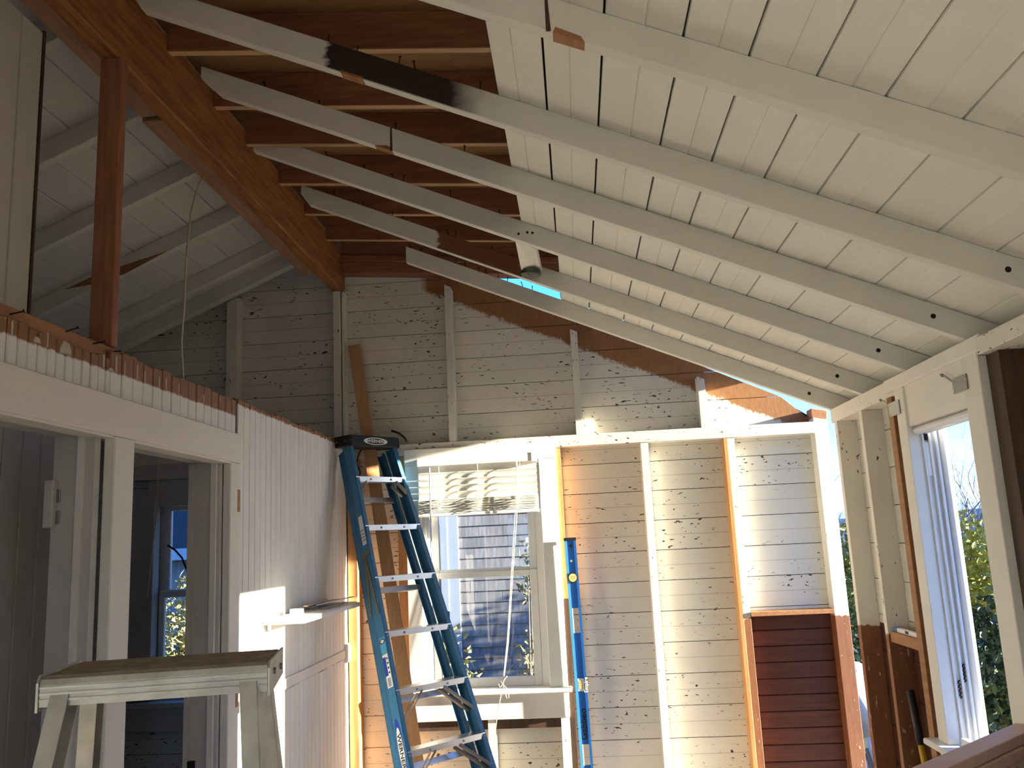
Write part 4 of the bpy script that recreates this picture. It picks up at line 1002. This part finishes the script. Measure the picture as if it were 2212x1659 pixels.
# ---- tool and small level in the right-hand stud bay
tl = empty('long_handled_tool', (1.66, 4.62, 0), 'long handled tool with black grip and yellow shaft standing in the stud bay', 'tool')
ga, gb, gc = onX(1966, 1492, 1.67), onX(1990, 1610, 1.66), None
dd = (gb - ga).normalized(); gc = ga + dd * ((ga.z - .04) / -dd.z)
tube('grip', [ga, ga.lerp(gb, .5), gb], .021, 'black', tl, 10, .019); tube('shaft', [gb, gb.lerp(gc, .5), gc], .016, 'yellow', tl, 10)
v, f = chamfer(*barvf(gc - Vector((.0, .07, 0)), gc + Vector((.0, .07, 0)), Vector((.06, 0, 0)), Vector((0, 0, .06))), .006); mk('head', v, f, 'iron', tl)
tv = empty('torpedo_level', (1.657, 4.68, 1.086), 'small white level with a blue end lying on the wood block by the window', 'level')
box('body', (1.645, 4.53, 1.0855), (1.668, 4.80, 1.108), 'vinyl', tv, r=.002); box('end_cap', (1.643, 4.80, 1.0855), (1.67, 4.84, 1.109), 'bluepl', tv, r=.003); box('vial', (1.643, 4.64, 1.091), (1.646, 4.68, 1.104), 'ink', tv)

# ---- blind brackets left on the right-hand window casing
def bracket(y0, y1, z0, z1, hook, lab):
    b = empty('blind_bracket', (XCs, (y0 + y1) / 2, z0), lab, 'bracket')
    box('plate', (XCs - .006, y0, z0), (XCs - .0005, y1, z1), 'steel', b, r=.001)
    bar('arm', (XCs - .004, y1 - .004, z1 - .012), (XCs - .004, y1 + hook, z1 + .034), (.004, 0, 0), (0, .006, .012), 'steel', b); tube('hook', [(XCs - .006, y1 + hook, z1 + .030), (XCs - .006, y1 + hook + .012, z1 + .036)], .007, 'steel', b, 6)
    for yy in (y0 + .012, y1 - .012):
        for zz in (z0 + .012, z1 - .012): v, f = tubevf([(XCs - .006, yy, zz), (XCs - .008, yy, zz)], .004, 6); mk('screw', v, f, 'label_white', b)
p, q = onX(2055, 842, XCs), onX(2096, 806, XCs)
bracket(3.51, 3.64, 2.165, 2.228, .08, 'metal blind bracket on the near side of the right-hand window')
bracket(4.24, 4.38, 2.17, 2.24, .09, 'metal blind bracket on the side of the right-hand window next to the corner')

# ---- hanging wires
tag(tube('hanging_wire', [onX(437, 385, -1.79), onX(427, 400, -1.80), onX(412, 460, -1.80), onX(402, 560, -1.80), onX(398, 660, -1.80), onX(392, 740, -1.80), onX(395, 805, -1.80), onX(400, 850, -1.80)], .0045, 'wire', None, 6), 'pale thin wire hanging from the ridge ledger behind the partition', 'wire')
tag(tube('hanging_string', [onY(342, 985, 4.9), onY(341, 1060, 4.9), onY(339, 1100, 4.9), onY(330, 1180, 4.9), onY(318, 1290, 4.9)], .004, 'wire', None, 5), 'thin pale cord hanging in the dark far room doorway', 'cord')
tag(tube('dark_cable', [onY(362, 1178, 5.3), onY(378, 1188, 5.3), onY(393, 1205, 5.3), onY(404, 1232, 5.3), onY(409, 1262, 5.3), onY(410, 1300, 5.3)], .006, 'black', None, 6), 'dark bent cable in front of the far room window', 'cable')

# ---- debris outside the open corner
bg_ = empty('debris_bag', (2.15, 7.2, -.62), 'crumpled white sack on the debris outside the open wall corner', 'sack')
bm = bmesh.new(); bmesh.ops.create_icosphere(bm, subdivisions=3, radius=.3)
rnd = random.Random(9)
for vv in bm.verts: vv.co *= 1 + .16 * math.sin(vv.co.x * 17 + vv.co.z * 9) * math.cos(vv.co.y * 13); vv.co.z *= .9
bm.verts.index_update(); V = [Vector((2.15, 7.2, .30)) + vv.co for vv in bm.verts]; Fq = [[x.index for x in q.verts] for q in bm.faces]; bm.free()
mk('sack', V, Fq, 'paper', bg_, smooth=True)
for k in range(6):
    tag(bar('scrap_board', (1.95 + .05 * k, 6.75, -.56 + .1 * k), (2.35 + .02 * k, 7.9, -.56 + .1 * k), (.16, 0, 0), (0, 0, .09), 'oldwood' if k % 2 else 'trim', None), 'scrap board in the debris pile outside the open wall corner', 'board', 'debris outside the corner')
